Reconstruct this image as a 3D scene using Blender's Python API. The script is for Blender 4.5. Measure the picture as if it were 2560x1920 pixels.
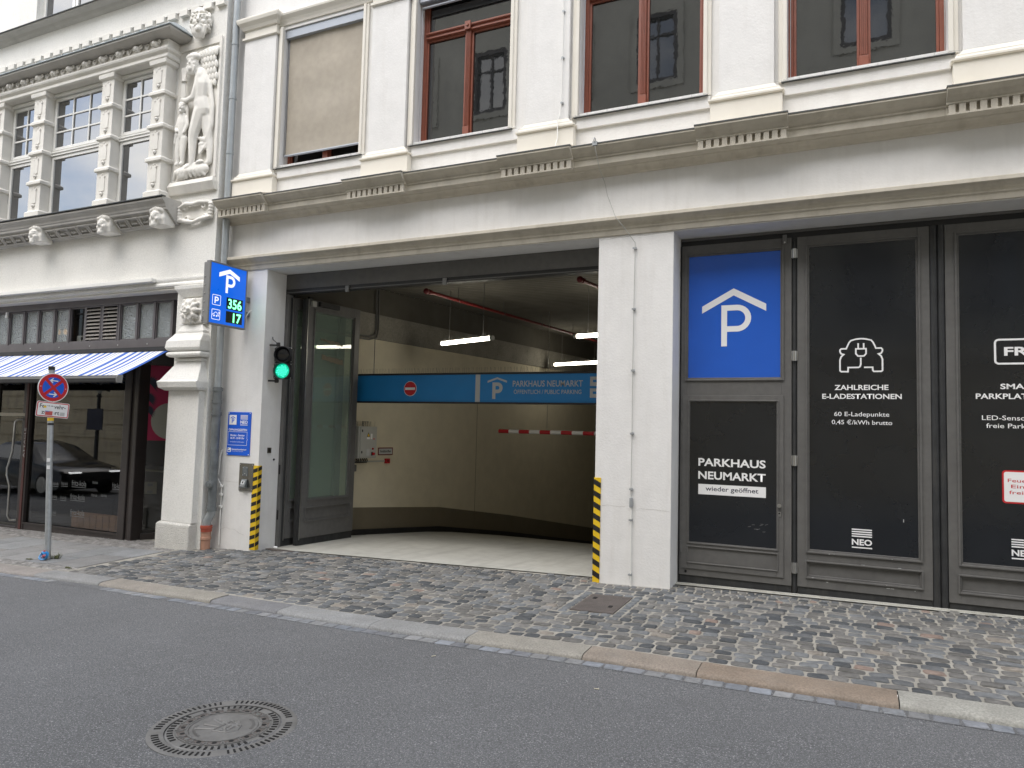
import bpy, bmesh, math, random
from mathutils import Vector, Matrix
random.seed(11)
R = math.radians
sc = bpy.context.scene
for o in list(bpy.data.objects): bpy.data.objects.remove(o)
COL = sc.collection

# ------------------------------------------------------------------ camera
cd = bpy.data.cameras.new('camera'); cam = bpy.data.objects.new('camera', cd); COL.objects.link(cam)
yaw, pit, rol = R(25.126), R(3.6425), R(1.4443)
fwd = Vector((-math.sin(yaw)*math.cos(pit), math.cos(yaw)*math.cos(pit), math.sin(pit)))
rt = Vector((math.cos(yaw), math.sin(yaw), 0)); up = rt.cross(fwd)
r2 = rt*math.cos(rol) + up*math.sin(rol); u2 = -rt*math.sin(rol) + up*math.cos(rol)
CAM = Vector((2.62727, -7.90387, 1.7))
cam.matrix_world = Matrix(((r2.x,u2.x,-fwd.x,CAM.x),(r2.y,u2.y,-fwd.y,CAM.y),(r2.z,u2.z,-fwd.z,CAM.z),(0,0,0,1)))
cd.sensor_width = 36; cd.lens = 1795.5/2560*36; cd.clip_start = .05; cd.clip_end = 1000
sc.camera = cam

# ------------------------------------------------------------------ sky and sun
SUN_EL, SUN_AZ = R(60), R(197)          # azimuth clockwise from +y
wd = bpy.data.worlds.new('World'); sc.world = wd; wd.use_nodes = True
wn, wl = wd.node_tree.nodes, wd.node_tree.links
bg = wn['Background']; bg.inputs['Strength'].default_value = .15
sky = wn.new('ShaderNodeTexSky'); sky.sky_type = 'NISHITA'; sky.sun_disc = False
sky.sun_elevation = SUN_EL; sky.sun_rotation = SUN_AZ; sky.dust_density = 2.0; sky.air_density = 1.0
wtc = wn.new('ShaderNodeTexCoord'); wmp = wn.new('ShaderNodeMapping'); wmp.inputs['Scale'].default_value = (1.6, 1.6, 3.2)
wno = wn.new('ShaderNodeTexNoise'); wno.inputs['Scale'].default_value = 1.7; wno.inputs['Detail'].default_value = 8
wno.inputs['Roughness'].default_value = .58
wcr = wn.new('ShaderNodeValToRGB'); wcr.color_ramp.elements[0].position = .40; wcr.color_ramp.elements[1].position = .62
wcr.color_ramp.elements[0].color = (.12,.12,.12,1); wcr.color_ramp.elements[1].color = (.95,.95,.95,1)
wmx = wn.new('ShaderNodeMix'); wmx.data_type = 'RGBA'; wmx.inputs['B'].default_value = (8.6, 8.5, 8.35, 1)
wl.new(wtc.outputs['Generated'], wmp.inputs['Vector']); wl.new(wmp.outputs['Vector'], wno.inputs['Vector'])
wl.new(wno.outputs['Fac'], wcr.inputs['Fac']); wl.new(wcr.outputs['Color'], wmx.inputs['Factor'])
wl.new(sky.outputs['Color'], wmx.inputs['A']); wl.new(wmx.outputs['Result'], bg.inputs['Color'])
sd = bpy.data.lights.new('sun', 'SUN'); sun = bpy.data.objects.new('sun', sd); COL.objects.link(sun)
sd.energy = 1.3; sd.angle = R(50); sd.color = (1, .985, .965)
sdir = Vector((math.sin(SUN_AZ)*math.cos(SUN_EL), math.cos(SUN_AZ)*math.cos(SUN_EL), math.sin(SUN_EL)))
sun.rotation_euler = sdir.to_track_quat('Z', 'Y').to_euler(); sun.location = sdir*40
sc.view_settings.view_transform = 'Standard'; sc.view_settings.look = 'None'
sc.view_settings.exposure = 1.12; sc.view_settings.gamma = 1; sc.view_settings.use_curve_mapping = False
sc.render.engine = 'CYCLES'; sc.cycles.use_denoising = True
sc.cycles.max_bounces = 8; sc.cycles.diffuse_bounces = 4; sc.cycles.transparent_max_bounces = 12
sc.cycles.sample_clamp_indirect = 6; sc.cycles.caustics_reflective = False; sc.cycles.caustics_refractive = False

# ------------------------------------------------------------------ materials
def mat(name, col, rough=.6, metal=0., var=.06, vs=3., bump=0., bs=60., spec=.5, stain=0., stcol=(.2,.19,.17), ss=(1.2,1.2,.5),
        objcol=False, attr=False, emit=None, es=0., ior=1.5, speck=0., spcol=(.05,.05,.05), sps=180., bd=.01, vs2=None, var2=None, spt=.60):
    m = bpy.data.materials.new(name); m.use_nodes = True
    n, l = m.node_tree.nodes, m.node_tree.links; b = n['Principled BSDF']
    b.inputs['Roughness'].default_value = rough; b.inputs['Metallic'].default_value = metal
    b.inputs['IOR'].default_value = ior; b.inputs['Specular IOR Level'].default_value = spec
    geo = n.new('ShaderNodeNewGeometry'); P = geo.outputs['Position']
    if objcol: src = n.new('ShaderNodeObjectInfo').outputs['Color']
    elif attr:
        a = n.new('ShaderNodeAttribute'); a.attribute_name = 'Col'; src = a.outputs['Color']
    else:
        c = n.new('ShaderNodeRGB'); c.outputs[0].default_value = (*col, 1); src = c.outputs[0]
    def noise(scale, detail=6, ro=.55, vec=None):
        t = n.new('ShaderNodeTexNoise'); t.inputs['Scale'].default_value = scale; t.inputs['Detail'].default_value = detail
        t.inputs['Roughness'].default_value = ro; l.new(vec or P, t.inputs['Vector']); return t.outputs['Fac']
    def rng(f, a, b_, c_, d_):
        r = n.new('ShaderNodeMapRange'); r.inputs[1].default_value = a; r.inputs[2].default_value = b_
        r.inputs[3].default_value = c_; r.inputs[4].default_value = d_; l.new(f, r.inputs[0]); return r.outputs[0]
    def mix(a, b_, f, mode='MIX'):
        x = n.new('ShaderNodeMix'); x.data_type = 'RGBA'; x.blend_type = mode
        l.new(a, x.inputs['A']) if hasattr(a, 'links') else setattr(x.inputs['A'], 'default_value', (*a, 1))
        l.new(b_, x.inputs['B']) if hasattr(b_, 'links') else setattr(x.inputs['B'], 'default_value', (*b_, 1))
        l.new(f, x.inputs['Factor']) if hasattr(f, 'links') else setattr(x.inputs['Factor'], 'default_value', f)
        return x.outputs['Result']
    if var:
        f = rng(noise(vs), .28, .72, 1-var, 1+var)
        h = n.new('ShaderNodeHueSaturation'); l.new(src, h.inputs['Color']); l.new(f, h.inputs['Value']); src = h.outputs['Color']
    if vs2:
        a2 = var2 or var*.9; f = rng(noise(vs2, 3), .3, .7, 1-a2, 1+a2)
        h = n.new('ShaderNodeHueSaturation'); l.new(src, h.inputs['Color']); l.new(f, h.inputs['Value']); src = h.outputs['Color']
    if stain:
        mp = n.new('ShaderNodeMapping'); mp.inputs['Scale'].default_value = ss; l.new(P, mp.inputs['Vector'])
        f = rng(noise(2.2, 9, .62, mp.outputs['Vector']), .5, .74, 0, stain); src = mix(src, stcol, f)
    if speck:
        f = rng(noise(sps, 2, .5), spt, spt+.08, 0, speck); src = mix(src, spcol, f)
    l.new(src, b.inputs['Base Color'])
    if bump:
        bn = n.new('ShaderNodeBump'); bn.inputs['Strength'].default_value = bump; bn.inputs['Distance'].default_value = bd
        l.new(noise(bs, 5, .6), bn.inputs['Height']); l.new(bn.outputs['Normal'], b.inputs['Normal'])
    if rough > .25 and metal < .5:
        l.new(rng(noise(vs*2.3), .3, .7, max(.02, rough-.08), min(1, rough+.08)), b.inputs['Roughness'])
    if emit: b.inputs['Emission Color'].default_value = (*emit, 1); b.inputs['Emission Strength'].default_value = es
    return m
def glass_mat(name, tint, ior=1.8, rough=0., bump=0., bs=40., haze=0., hcol=(.3,.33,.3)):
    m = bpy.data.materials.new(name); m.use_nodes = True; n, l = m.node_tree.nodes, m.node_tree.links
    out = n['Material Output']; n.remove(n['Principled BSDF'])
    tr = n.new('ShaderNodeBsdfTransparent'); tr.inputs[0].default_value = (*tint, 1)
    gl = n.new('ShaderNodeBsdfGlossy'); gl.inputs['Roughness'].default_value = rough; gl.inputs['Color'].default_value = (1,1,1,1)
    fr = n.new('ShaderNodeFresnel'); fr.inputs['IOR'].default_value = ior
    mx = n.new('ShaderNodeMixShader'); base = tr.outputs[0]
    bf = n.new('ShaderNodeNewGeometry'); fm = n.new('ShaderNodeMath'); fm.operation = 'SUBTRACT'; fm.use_clamp = True      # reflect on the front face only
    l.new(fr.outputs[0], fm.inputs[0]); l.new(bf.outputs['Backfacing'], fm.inputs[1]); l.new(fm.outputs[0], mx.inputs[0])
    if haze:
        df = n.new('ShaderNodeBsdfDiffuse'); df.inputs[0].default_value = (*hcol, 1); h = n.new('ShaderNodeMixShader'); h.inputs[0].default_value = haze
        l.new(base, h.inputs[1]); l.new(df.outputs[0], h.inputs[2]); base = h.outputs[0]
    l.new(base, mx.inputs[1]); l.new(gl.outputs[0], mx.inputs[2]); l.new(mx.outputs[0], out.inputs['Surface'])
    if bump:
        g = n.new('ShaderNodeNewGeometry'); t = n.new('ShaderNodeTexVoronoi'); t.inputs['Scale'].default_value = bs
        bn = n.new('ShaderNodeBump'); bn.inputs['Strength'].default_value = bump; bn.inputs['Distance'].default_value = .01
        l.new(g.outputs['Position'], t.inputs['Vector']); l.new(t.outputs['Distance'], bn.inputs['Height'])
        l.new(bn.outputs['Normal'], gl.inputs['Normal']); l.new(bn.outputs['Normal'], fr.inputs['Normal'])
    return m
T = {}
T['plaster'] = mat('plaster', (.73,.722,.705), .85, var=.035, vs=.8, vs2=6, bump=.4, bs=38, bd=.008, stain=.22, stcol=(.50,.475,.43), ss=(3.4,3.4,.35))
T['trim'] = mat('trim', (.72,.69,.62), .8, var=.04, vs=2, bump=.15, bs=60, bd=.004, stain=.16, stcol=(.45,.41,.33))
T['cornice'] = mat('cornice', (.55,.51,.43), .85, var=.10, vs=4, bump=.25, bs=80, bd=.005, stain=.45, stcol=(.32,.285,.22), ss=(3.5,3.5,2))
T['rough'] = mat('rough_plaster', (.80,.79,.75), .92, var=.05, vs=1.2, vs2=30, bump=.8, bs=75, bd=.014, stain=.18, stcol=(.55,.53,.49), speck=.28, sps=50, spcol=(.45,.44,.41))
T['stone'] = mat('carved_stone', (.73,.71,.66), .85, var=.07, vs=5, vs2=1.1, bump=.35, bs=110, bd=.006, stain=.2, stcol=(.45,.43,.38))
T['greystone'] = mat('grey_stone', (.44,.425,.395), .85, var=.10, vs=3, bump=.3, bs=70, bd=.006, stain=.4, stcol=(.25,.245,.225))
T['flash'] = mat('flashing', (.075,.08,.08), .6, .2, var=.2, vs=6)
T['zinc'] = mat('zinc', (.34,.365,.375), .45, .35, var=.1, vs=6, stain=.25, stcol=(.2,.21,.21))
T['lead'] = mat('lead_sheet', (.33,.37,.39), .5, .25, var=.16, vs=5, bump=.1, bs=8)
T['castiron'] = mat('cast_iron_pipe', (.15,.165,.17), .55, .3, var=.25, vs=9, stain=.4, stcol=(.27,.27,.26), bump=.2, bs=50)
T['terracotta'] = mat('clay_pipe', (.40,.22,.15), .7, var=.12, vs=7, stain=.35, stcol=(.5,.42,.36))
T['redring'] = mat('red_ring', (.36,.07,.04), .5)
T['winbrown'] = mat('window_paint', (.215,.062,.034), .4, var=.1, vs=6)
T['winwhite'] = mat('white_frame', (.74,.735,.70), .45, var=.03)
T['blind'] = mat('blind_fabric', (.375,.335,.275), .8, var=.07, vs=.9, vs2=9, stain=.14, stcol=(.22,.2,.17), bump=.1, bs=300, bd=.002)
T['blindbox'] = mat('blind_box', (.40,.43,.475), .4, .2, var=.05)
T['gate'] = mat('gate_paint', (.112,.110,.106), .48, var=.10, vs=3, vs2=14, stain=.15, stcol=(.14,.135,.12), ss=(3,3,1))
T['rubber'] = mat('rubber', (.022,.023,.024), .6, var=.3, vs=8, stain=.35, stcol=(.085,.08,.07), ss=(6,6,1))
T['film'] = mat('dark_film', (.012,.0138,.0165), .10, var=.15, spec=.5, vs=2)
T['bluefilm'] = mat('blue_film', (.017,.105,.52), .22, var=.04, vs=3)
T['blue'] = mat('blue_sign', (.004,.10,.62), .4, var=.02)
T['bluelit'] = mat('blue_lit_panel', (.004,.115,.66), .35, var=.0, emit=(.001,.13,.75), es=.28)
T['bluedim'] = mat('blue_board', (.010,.21,.54), .5, var=.06, vs=2)
T['white'] = mat('white_print', (.80,.80,.80), .5, var=.02)
T['whitelit'] = mat('white_lit', (.8,.8,.8), .5, var=0, emit=(1,1,1), es=.3)
T['paleprint'] = mat('pale_print', (.48,.49,.48), .5, var=0)
T['navy'] = mat('navy_print', (.012,.016,.04), .5, var=0)
T['black'] = mat('black', (.012,.012,.013), .5, var=.1)
T['blackgloss'] = mat('black_gloss', (.01,.01,.011), .15, var=0)
T['yellow'] = mat('yellow', (.74,.49,.015), .5, var=.08, vs=12, stain=.12, stcol=(.35,.25,.05))
T['red'] = mat('red', (.50,.012,.02), .45, var=.06)
T['darkred'] = mat('red_pipe', (.16,.012,.012), .5, var=.1)
T['signgrey'] = mat('sign_housing', (.215,.215,.21), .5, .2, var=.05)
T['steel'] = mat('brushed_steel', (.42,.42,.41), .3, .9, var=.08, vs=20)
T['plate'] = mat('steel_plate', (.26,.255,.24), .22, .9, var=.15, vs=5)
T['galv'] = mat('galvanised', (.37,.39,.40), .5, .5, var=.14, vs=14)
T['cabinet'] = mat('cabinet', (.42,.42,.39), .5, var=.05)
T['coarse'] = mat('coarse_render', (.66,.645,.60), .95, var=.08, vs=6, vs2=60, var2=.12, bump=1., bs=55, bd=.03, stain=.35, stcol=(.42,.40,.36))
T['cream'] = mat('cream_wall', (.64,.58,.44), .85, var=.05, vs=.6, vs2=4, bump=.1, bs=60, bd=.004)
T['dado'] = mat('dado_paint', (.17,.145,.10), .7, var=.08, vs=2)
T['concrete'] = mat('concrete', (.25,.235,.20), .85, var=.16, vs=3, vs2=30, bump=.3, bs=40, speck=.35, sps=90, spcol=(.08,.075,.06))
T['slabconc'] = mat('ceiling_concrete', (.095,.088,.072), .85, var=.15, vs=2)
T['floor'] = mat('garage_floor', (.43,.425,.385), .5, var=.09, vs=.9, vs2=7, stain=.5, stcol=(.24,.23,.205), ss=(2.2,.32,1), bump=.06, bs=30)
T['asphalt'] = mat('asphalt', (.118,.1205,.125), .8, var=.12, vs=.45, vs2=70, var2=.34, bump=1., bs=120, bd=.014, speck=.85, spcol=(.36,.365,.37), sps=125, spt=.585, stain=.45, stcol=(.102,.104,.108), ss=(.35,1.1,1))
T['mortar'] = mat('joint_sand', (.275,.262,.23), .95, var=.2, vs=8, vs2=1.1, bump=.8, bs=160, bd=.008)
kw = dict(rough=.72, var=.2, vs=30, bump=.7, bs=70, bd=.008, vs2=9, stain=.16, stcol=(.28,.275,.255), ss=(3,3,3))
T['cobble'] = mat('cobble_stone', (1,1,1), objcol=True, **kw)
T['cobblev'] = mat('cobble_stone_field', (1,1,1), attr=True, **kw)
T['granite'] = mat('granite', (1,1,1), .75, objcol=True, var=.15, vs=4, vs2=70, var2=.25, bump=.4, bs=120, bd=.004, speck=.4, sps=150, spcol=(.14,.135,.125), stain=.3, stcol=(.21,.20,.18), ss=(2,2,2))
T['iron'] = mat('manhole_iron', (.165,.162,.156), .55, .35, var=.22, vs=9, stain=.4, stcol=(.09,.085,.08), ss=(4,4,4), bump=.25, bs=150, bd=.002)
T['ironrust'] = mat('cover_iron', (.115,.10,.092), .6, .3, var=.15, vs=7)
T['hole'] = mat('hole', (.006,.006,.006), .9, var=0)
T['shopwood'] = mat('dark_joinery', (.036,.029,.027), .42, var=.16, vs=4)
T['shopgrey'] = mat('grey_joinery', (.105,.095,.098), .55, var=.08, vs=3)
T['louver'] = mat('louver_metal', (.33,.305,.275), .5, .2)
T['decal'] = mat('faint_print', (.16,.165,.165), .5, var=0)
T['interior'] = mat('shop_interior', (.011,.010,.010), .8, var=.3, vs=1)
T['plum'] = mat('poster_red', (.36,.014,.07), .6, var=.1, vs=2)
T['moon'] = mat('poster_pale', (.34,.34,.29), .6, var=.03)
T['cardboard'] = mat('card', (.5,.46,.36), .7)
T['brickpad'] = mat('brick_red', (.42,.24,.15), .8, var=.15, vs=8)
T['brass'] = mat('tarnish', (.3,.28,.24), .4, .6)
T['cyan'] = mat('blue_cable', (.03,.24,.55), .4, var=.03)
T['pink'] = mat('red_plastic', (.55,.10,.09), .4, var=.03)
T['leaf'] = mat('weed', (.09,.10,.035), .7, var=.3, vs=30)
T['opp'] = mat('sandstone', (.52,.45,.32), .9, var=.14, vs=1.2, stain=.5, stcol=(.17,.155,.125), bump=.3, bs=20)
T['oppplaster'] = mat('grey_plaster', (.36,.345,.30), .9, var=.1, vs=1, stain=.3, stcol=(.2,.19,.17))
T['carpaint'] = mat('car_black', (.008,.008,.01), .12, .2, var=0, spec=.8)
T['tyre'] = mat('tyre', (.02,.02,.02), .8)
T['tube'] = mat('lamp_tube', (.9,.9,.85), .5, var=0, emit=(1,.93,.77), es=9.)
T['digits'] = mat('led_digits', (.1,.8,.3), .5, var=0, emit=(.16,1,.36), es=1.5)
T['ledback'] = mat('led_window', (.012,.018,.014), .25, var=0)
T['green'] = mat('green_lens', (.05,.6,.4), .15, var=.25, vs=60, emit=(.0,.5,.29), es=.45)
T['greenhot'] = mat('green_lens_core', (.05,.7,.45), .15, var=0, emit=(.10,1,.70), es=.75)
T['headlamp'] = mat('head_lamp', (.9,.9,.9), .2, var=0, emit=(1,1,1), es=2)
T['warm'] = mat('warm_bulb', (.9,.6,.2), .5, var=0, emit=(1,.45,.12), es=2.5)
T['pane'] = mat('dark_pane', (.012,.013,.013), .015, var=.3, vs=.9, ior=2.25, spec=.5, bump=.03, bs=1.6, bd=.02)
T['panebay'] = mat('bay_pane', (.014,.015,.017), .012, var=.15, vs=.9, ior=3.0, spec=.5, bump=.02, bs=1.6, bd=.02)
T['glass'] = glass_mat('shop_glass', (.66,.66,.64), 1.7)
T['fillet'] = mat('fillet_paint', (.075,.022,.018), .5)
T['gateglass'] = glass_mat('gate_glass', (.80,.86,.81), 1.6, haze=.22, hcol=(.45,.54,.48))
T['ribbed'] = glass_mat('textured_glass', (.55,.6,.58), 1.8, rough=.10, bump=1., bs=36, haze=.6, hcol=(.30,.33,.325))

# ------------------------------------------------------------------ mesh helpers
class MB:
    def __init__(s, k=1.): s.v, s.f, s.k = [], [], k
    def add(s, vs, fs):
        k = len(s.v); s.v += [Vector(p) for p in vs]; s.f += [tuple(i+k for i in f) for f in fs]; return s
    def box(s, x0, x1, y0, y1, z0, z1):
        return s.add([(x0,y0,z0),(x1,y0,z0),(x1,y1,z0),(x0,y1,z0),(x0,y0,z1),(x1,y0,z1),(x1,y1,z1),(x0,y1,z1)],
                     [(0,3,2,1),(4,5,6,7),(0,1,5,4),(1,2,6,5),(2,3,7,6),(3,0,4,7)])
    def face(s, pts): return s.add(pts, [tuple(range(len(pts)))])
    def prism(s, prof, axis, a, b):
        n = len(prof)
        def P(t, p): return (t,p[0],p[1]) if axis == 'x' else (p[0],t,p[1]) if axis == 'y' else (p[0],p[1],t)
        return s.add([P(a,p) for p in prof]+[P(b,p) for p in prof],
                     [(i,(i+1)%n,(i+1)%n+n,i+n) for i in range(n)]+[tuple(range(n))[::-1], tuple(range(n,2*n))])
    def cyl(s, p0, p1, r0, r1=None, n=14, caps=True):
        p0, p1 = Vector(p0), Vector(p1); r1 = r0 if r1 is None else r1
        d = (p1-p0).normalized(); a = d.orthogonal().normalized(); b = d.cross(a); vs = []
        for p, r in ((p0,r0),(p1,r1)):
            vs += [p+(a*math.cos(t)+b*math.sin(t))*r for t in (2*math.pi*i/n for i in range(n))]
        fs = [(i,(i+1)%n,(i+1)%n+n,i+n) for i in range(n)]
        if caps: fs += [tuple(range(n))[::-1], tuple(range(n,2*n))]
        return s.add(vs, fs)
    def tube(s, path, r, n=8):
        path = [Vector(p) for p in path]; m = len(path); vs = []; a = None
        for i, p in enumerate(path):
            d = (path[min(i+1,m-1)]-path[max(i-1,0)]).normalized()
            a = d.orthogonal().normalized() if a is None else (a-d*a.dot(d)).normalized()
            b = d.cross(a); rr = r[i] if isinstance(r,(list,tuple)) else r
            vs += [p+(a*math.cos(t)+b*math.sin(t))*rr for t in (2*math.pi*k/n for k in range(n))]
        fs = [(i*n+k, i*n+(k+1)%n, (i+1)*n+(k+1)%n, (i+1)*n+k) for i in range(m-1) for k in range(n)]
        return s.add(vs, fs+[tuple(range(n))[::-1], tuple(range((m-1)*n,m*n))])
    def lathe(s, prof, c=(0,0,0), n=24, axis='z'):
        vs = []; c = Vector(c)
        for r, h in prof:
            for k in range(n):
                t = 2*math.pi*k/n; x, y = r*math.cos(t), r*math.sin(t)
                vs.append(c+Vector((x,y,h) if axis == 'z' else (x,h,y) if axis == 'y' else (h,x,y)))
        m = len(prof)
        fs = [(i*n+k, i*n+(k+1)%n, (i+1)*n+(k+1)%n, (i+1)*n+k) for i in range(m-1) for k in range(n)]
        return s.add(vs, fs+[tuple(range(n))[::-1], tuple(range((m-1)*n,m*n))])
    def ball(s, c, rx, ry=None, rz=None, n=10, m=7, rot=None):
        ry = rx if ry is None else ry; rz = rx if rz is None else rz; c = Vector(c); vs = []; rx *= s.k; ry *= s.k; rz *= s.k
        for i in range(m+1):
            ph = math.pi*i/m
            for k in range(n):
                t = 2*math.pi*k/n; p = Vector((rx*math.sin(ph)*math.cos(t), ry*math.sin(ph)*math.sin(t), rz*math.cos(ph)))
                vs.append(c+(rot@p if rot else p))
        return s.add(vs, [(i*n+k, (i+1)*n+k, (i+1)*n+(k+1)%n, i*n+(k+1)%n) for i in range(m) for k in range(n)])
    def limb(s, pts):                       # pts: (x,y,z,r) chain of tapering rounded segments
        for (a, b) in zip(pts, pts[1:]):
            p, q = Vector(a[:3]), Vector(b[:3]); k = max(2, int((q-p).length/(.25*min(a[3],b[3])))+1)
            for i in range(k+1):
                t = i/k; s.ball(p.lerp(q,t), a[3]+(b[3]-a[3])*t, n=8, m=6)
        return s
    def torus(s, c, R_, r, ax='y', n=18, m=8, a0=0, a1=2*math.pi):
        pts = []
        for i in range(n+1):
            t = a0+(a1-a0)*i/n; x, y = R_*math.cos(t), R_*math.sin(t)
            pts.append(Vector(c)+Vector((x,0,y) if ax == 'y' else (x,y,0) if ax == 'z' else (0,x,y)))
        return s.tube(pts, r, m)
    def loft(s, rows):                      # rows: (z, x0, x1, yfront) with a common back at yb
        vs = []
        for z, x0, x1, yf, yb in rows: vs += [(x0,yf,z),(x1,yf,z),(x1,yb,z),(x0,yb,z)]
        m = len(rows)
        fs = [(i*4+k, i*4+(k+1)%4, (i+1)*4+(k+1)%4, (i+1)*4+k) for i in range(m-1) for k in range(4)]
        return s.add(vs, fs+[(3,2,1,0), tuple(range((m-1)*4,m*4))])
    def frame(s, x0, x1, z0, z1, w, y0, y1):
        s.box(x0,x0+w,y0,y1,z0,z1); s.box(x1-w,x1,y0,y1,z0,z1); s.box(x0+w,x1-w,y0,y1,z0,z0+w); return s.box(x0+w,x1-w,y0,y1,z1-w,z1)
    def grid(s, xs, zs, y0, y1, holes):     # wall of cells, leaving rectangular holes
        for xa, xb in zip(xs, xs[1:]):
            z = None
            for za, zb in list(zip(zs, zs[1:]))+[(None,None)]:
                solid = za is not None and not any(h[0] <= (xa+xb)/2 <= h[1] and h[2] <= (za+zb)/2 <= h[3] for h in holes)
                if solid: z = (z[0], zb) if z else (za, zb)
                elif z: s.box(xa,xb,y0,y1,z[0],z[1]); z = None
        return s
    def xf(s, m): s.v = [m@p for p in s.v]; return s
    def warp(s, fn): s.v = [Vector(fn(p)) for p in s.v]; return s
    def mesh(s, name, m=None, smooth=False, ang=35):
        me = bpy.data.meshes.new(name); me.from_pydata([tuple(p) for p in s.v], [], s.f)
        bm = bmesh.new(); bm.from_mesh(me); bmesh.ops.recalc_face_normals(bm, faces=bm.faces); bm.to_mesh(me); bm.free()
        if m: me.materials.append(T[m])
        if smooth:
            me.polygons.foreach_set('use_smooth', [True]*len(me.polygons)); me.set_sharp_from_angle(angle=R(ang))
        me.update(); return me
    def build(s, name, m, parent=None, smooth=False, bevel=0, ang=35, kind=None, label=None, cat=None, group=None, color=None, voxel=0, sm=0, seg=2):
        o = bpy.data.objects.new(name, s.mesh(name, m, smooth or voxel > 0, ang)); COL.objects.link(o)
        if parent:
            o.parent = parent
            if parent.type == 'EMPTY': o.matrix_parent_inverse = Matrix.Translation(parent.location).inverted()
        if voxel:
            r = o.modifiers.new('r', 'REMESH'); r.mode = 'VOXEL'; r.voxel_size = voxel; r.use_smooth_shade = True
            if sm: q = o.modifiers.new('s', 'SMOOTH'); q.factor = .5; q.iterations = sm
        if bevel:
            b = o.modifiers.new('b', 'BEVEL'); b.width = bevel; b.segments = seg; b.limit_method = 'ANGLE'; b.angle_limit = R(40)
        if color: o.color = (*color, 1)
        tag(o, label, cat, group, kind); return o
def tag(o, label=None, cat=None, group=None, kind=None):
    for k, x in (('label',label),('category',cat),('group',group),('kind',kind)):
        if x: o[k] = x
    return o
def thing(name, label, cat, loc=(0,0,0), group=None):
    o = bpy.data.objects.new(name, None); COL.objects.link(o); o.location = loc; o.empty_display_size = .1
    return tag(o, label, cat, group)
def place(name, me, parent, loc=(0,0,0), rot=(0,0,0), scale=(1,1,1), color=None):
    o = bpy.data.objects.new(name, me); COL.objects.link(o); o.location = loc; o.rotation_euler = rot; o.scale = scale
    if parent:
        o.parent = parent
        if parent.type == 'EMPTY': o.matrix_parent_inverse = Matrix.Translation(parent.location).inverted()
    if color: o.color = (*color, 1)
    return o
def text(s, x0, x1, base, cap, O=(0,0,0), U=(1,0,0), V=(0,0,1), m='white', parent=None, bold=.0, name='lettering'):
    """flat lettering: s runs from x0 to x1 along U, baseline at base along V, capitals cap high"""
    c = bpy.data.curves.new('t', 'FONT'); c.body = s; c.size = 1; c.offset = bold; c.resolution_u = 3
    o = bpy.data.objects.new('t', c); me = bpy.data.meshes.new_from_object(o)
    bpy.data.objects.remove(o); bpy.data.curves.remove(c)
    xs = [p.co.x for p in me.vertices]; a, b = min(xs), max(xs); k = (x1-x0)/(b-a); h = cap/.70
    O, U, V = Vector(O), Vector(U), Vector(V)
    for p in me.vertices: p.co = O+U*(x0+(p.co.x-a)*k)+V*(base+p.co.y*h)
    me.name = name; me.materials.clear(); me.materials.append(T[m])
    return place(name, me, parent)
def shape(pts, O, U, V, N, th, name, m, parent):          # flat outline with a little thickness
    O, U, V, N = Vector(O), Vector(U), Vector(V), Vector(N); n = len(pts); mb = MB()
    mb.add([O+U*p[0]+V*p[1] for p in pts]+[O+U*p[0]+V*p[1]+N*th for p in pts],
           [tuple(range(n)), tuple(range(n,2*n))]+[(i,(i+1)%n,(i+1)%n+n,i+n) for i in range(n)])
    return mb.build(name, m, parent)
def stroke(pts, w, O, U, V, N, th, name, m, parent, closed=False):   # constant-width line mark
    O, U, V, N = Vector(O), Vector(U), Vector(V), Vector(N); P = [Vector((p[0],p[1],0)) for p in pts]; n = len(P); L, Rr = [], []
    for i in range(n):
        a = P[i-1] if (i or closed) else P[i]; b = P[(i+1)%n] if (i < n-1 or closed) else P[i]
        d1 = (P[i]-a).normalized() if (P[i]-a).length else (b-P[i]).normalized(); d2 = (b-P[i]).normalized() if (b-P[i]).length else d1
        t = (d1+d2).normalized(); q = Vector((-t.y,t.x,0)); k = 1/max(.5, q.dot(Vector((-d1.y,d1.x,0))))
        L.append(P[i]+q*w/2*k); Rr.append(P[i]-q*w/2*k)
    vs = [O+U*p.x+V*p.y+N*th for p in L]+[O+U*p.x+V*p.y+N*th for p in Rr]
    fs = [(i,(i+1)%n,(i+1)%n+n,i+n) for i in range(n if closed else n-1)]
    return MB().add(vs, fs).build(name, m, parent)
def rrect(x0, x1, z0, z1, r, k=4):
    out = []
    for cx, cz, a in ((x1-r,z1-r,0),(x0+r,z1-r,90),(x0+r,z0+r,180),(x1-r,z0+r,270)):
        out += [(cx+r*math.cos(R(a+90*i/k)), cz+r*math.sin(R(a+90*i/k))) for i in range(k+1)]
    return out
def park_roof(cx, top, w, th, drop): # chevron roof mark
    h = w/2
    return [(cx-h,top-drop),(cx,top),(cx+h,top-drop),(cx+h,top-drop-th),(cx,top-th),(cx-h,top-drop-th)]
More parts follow.
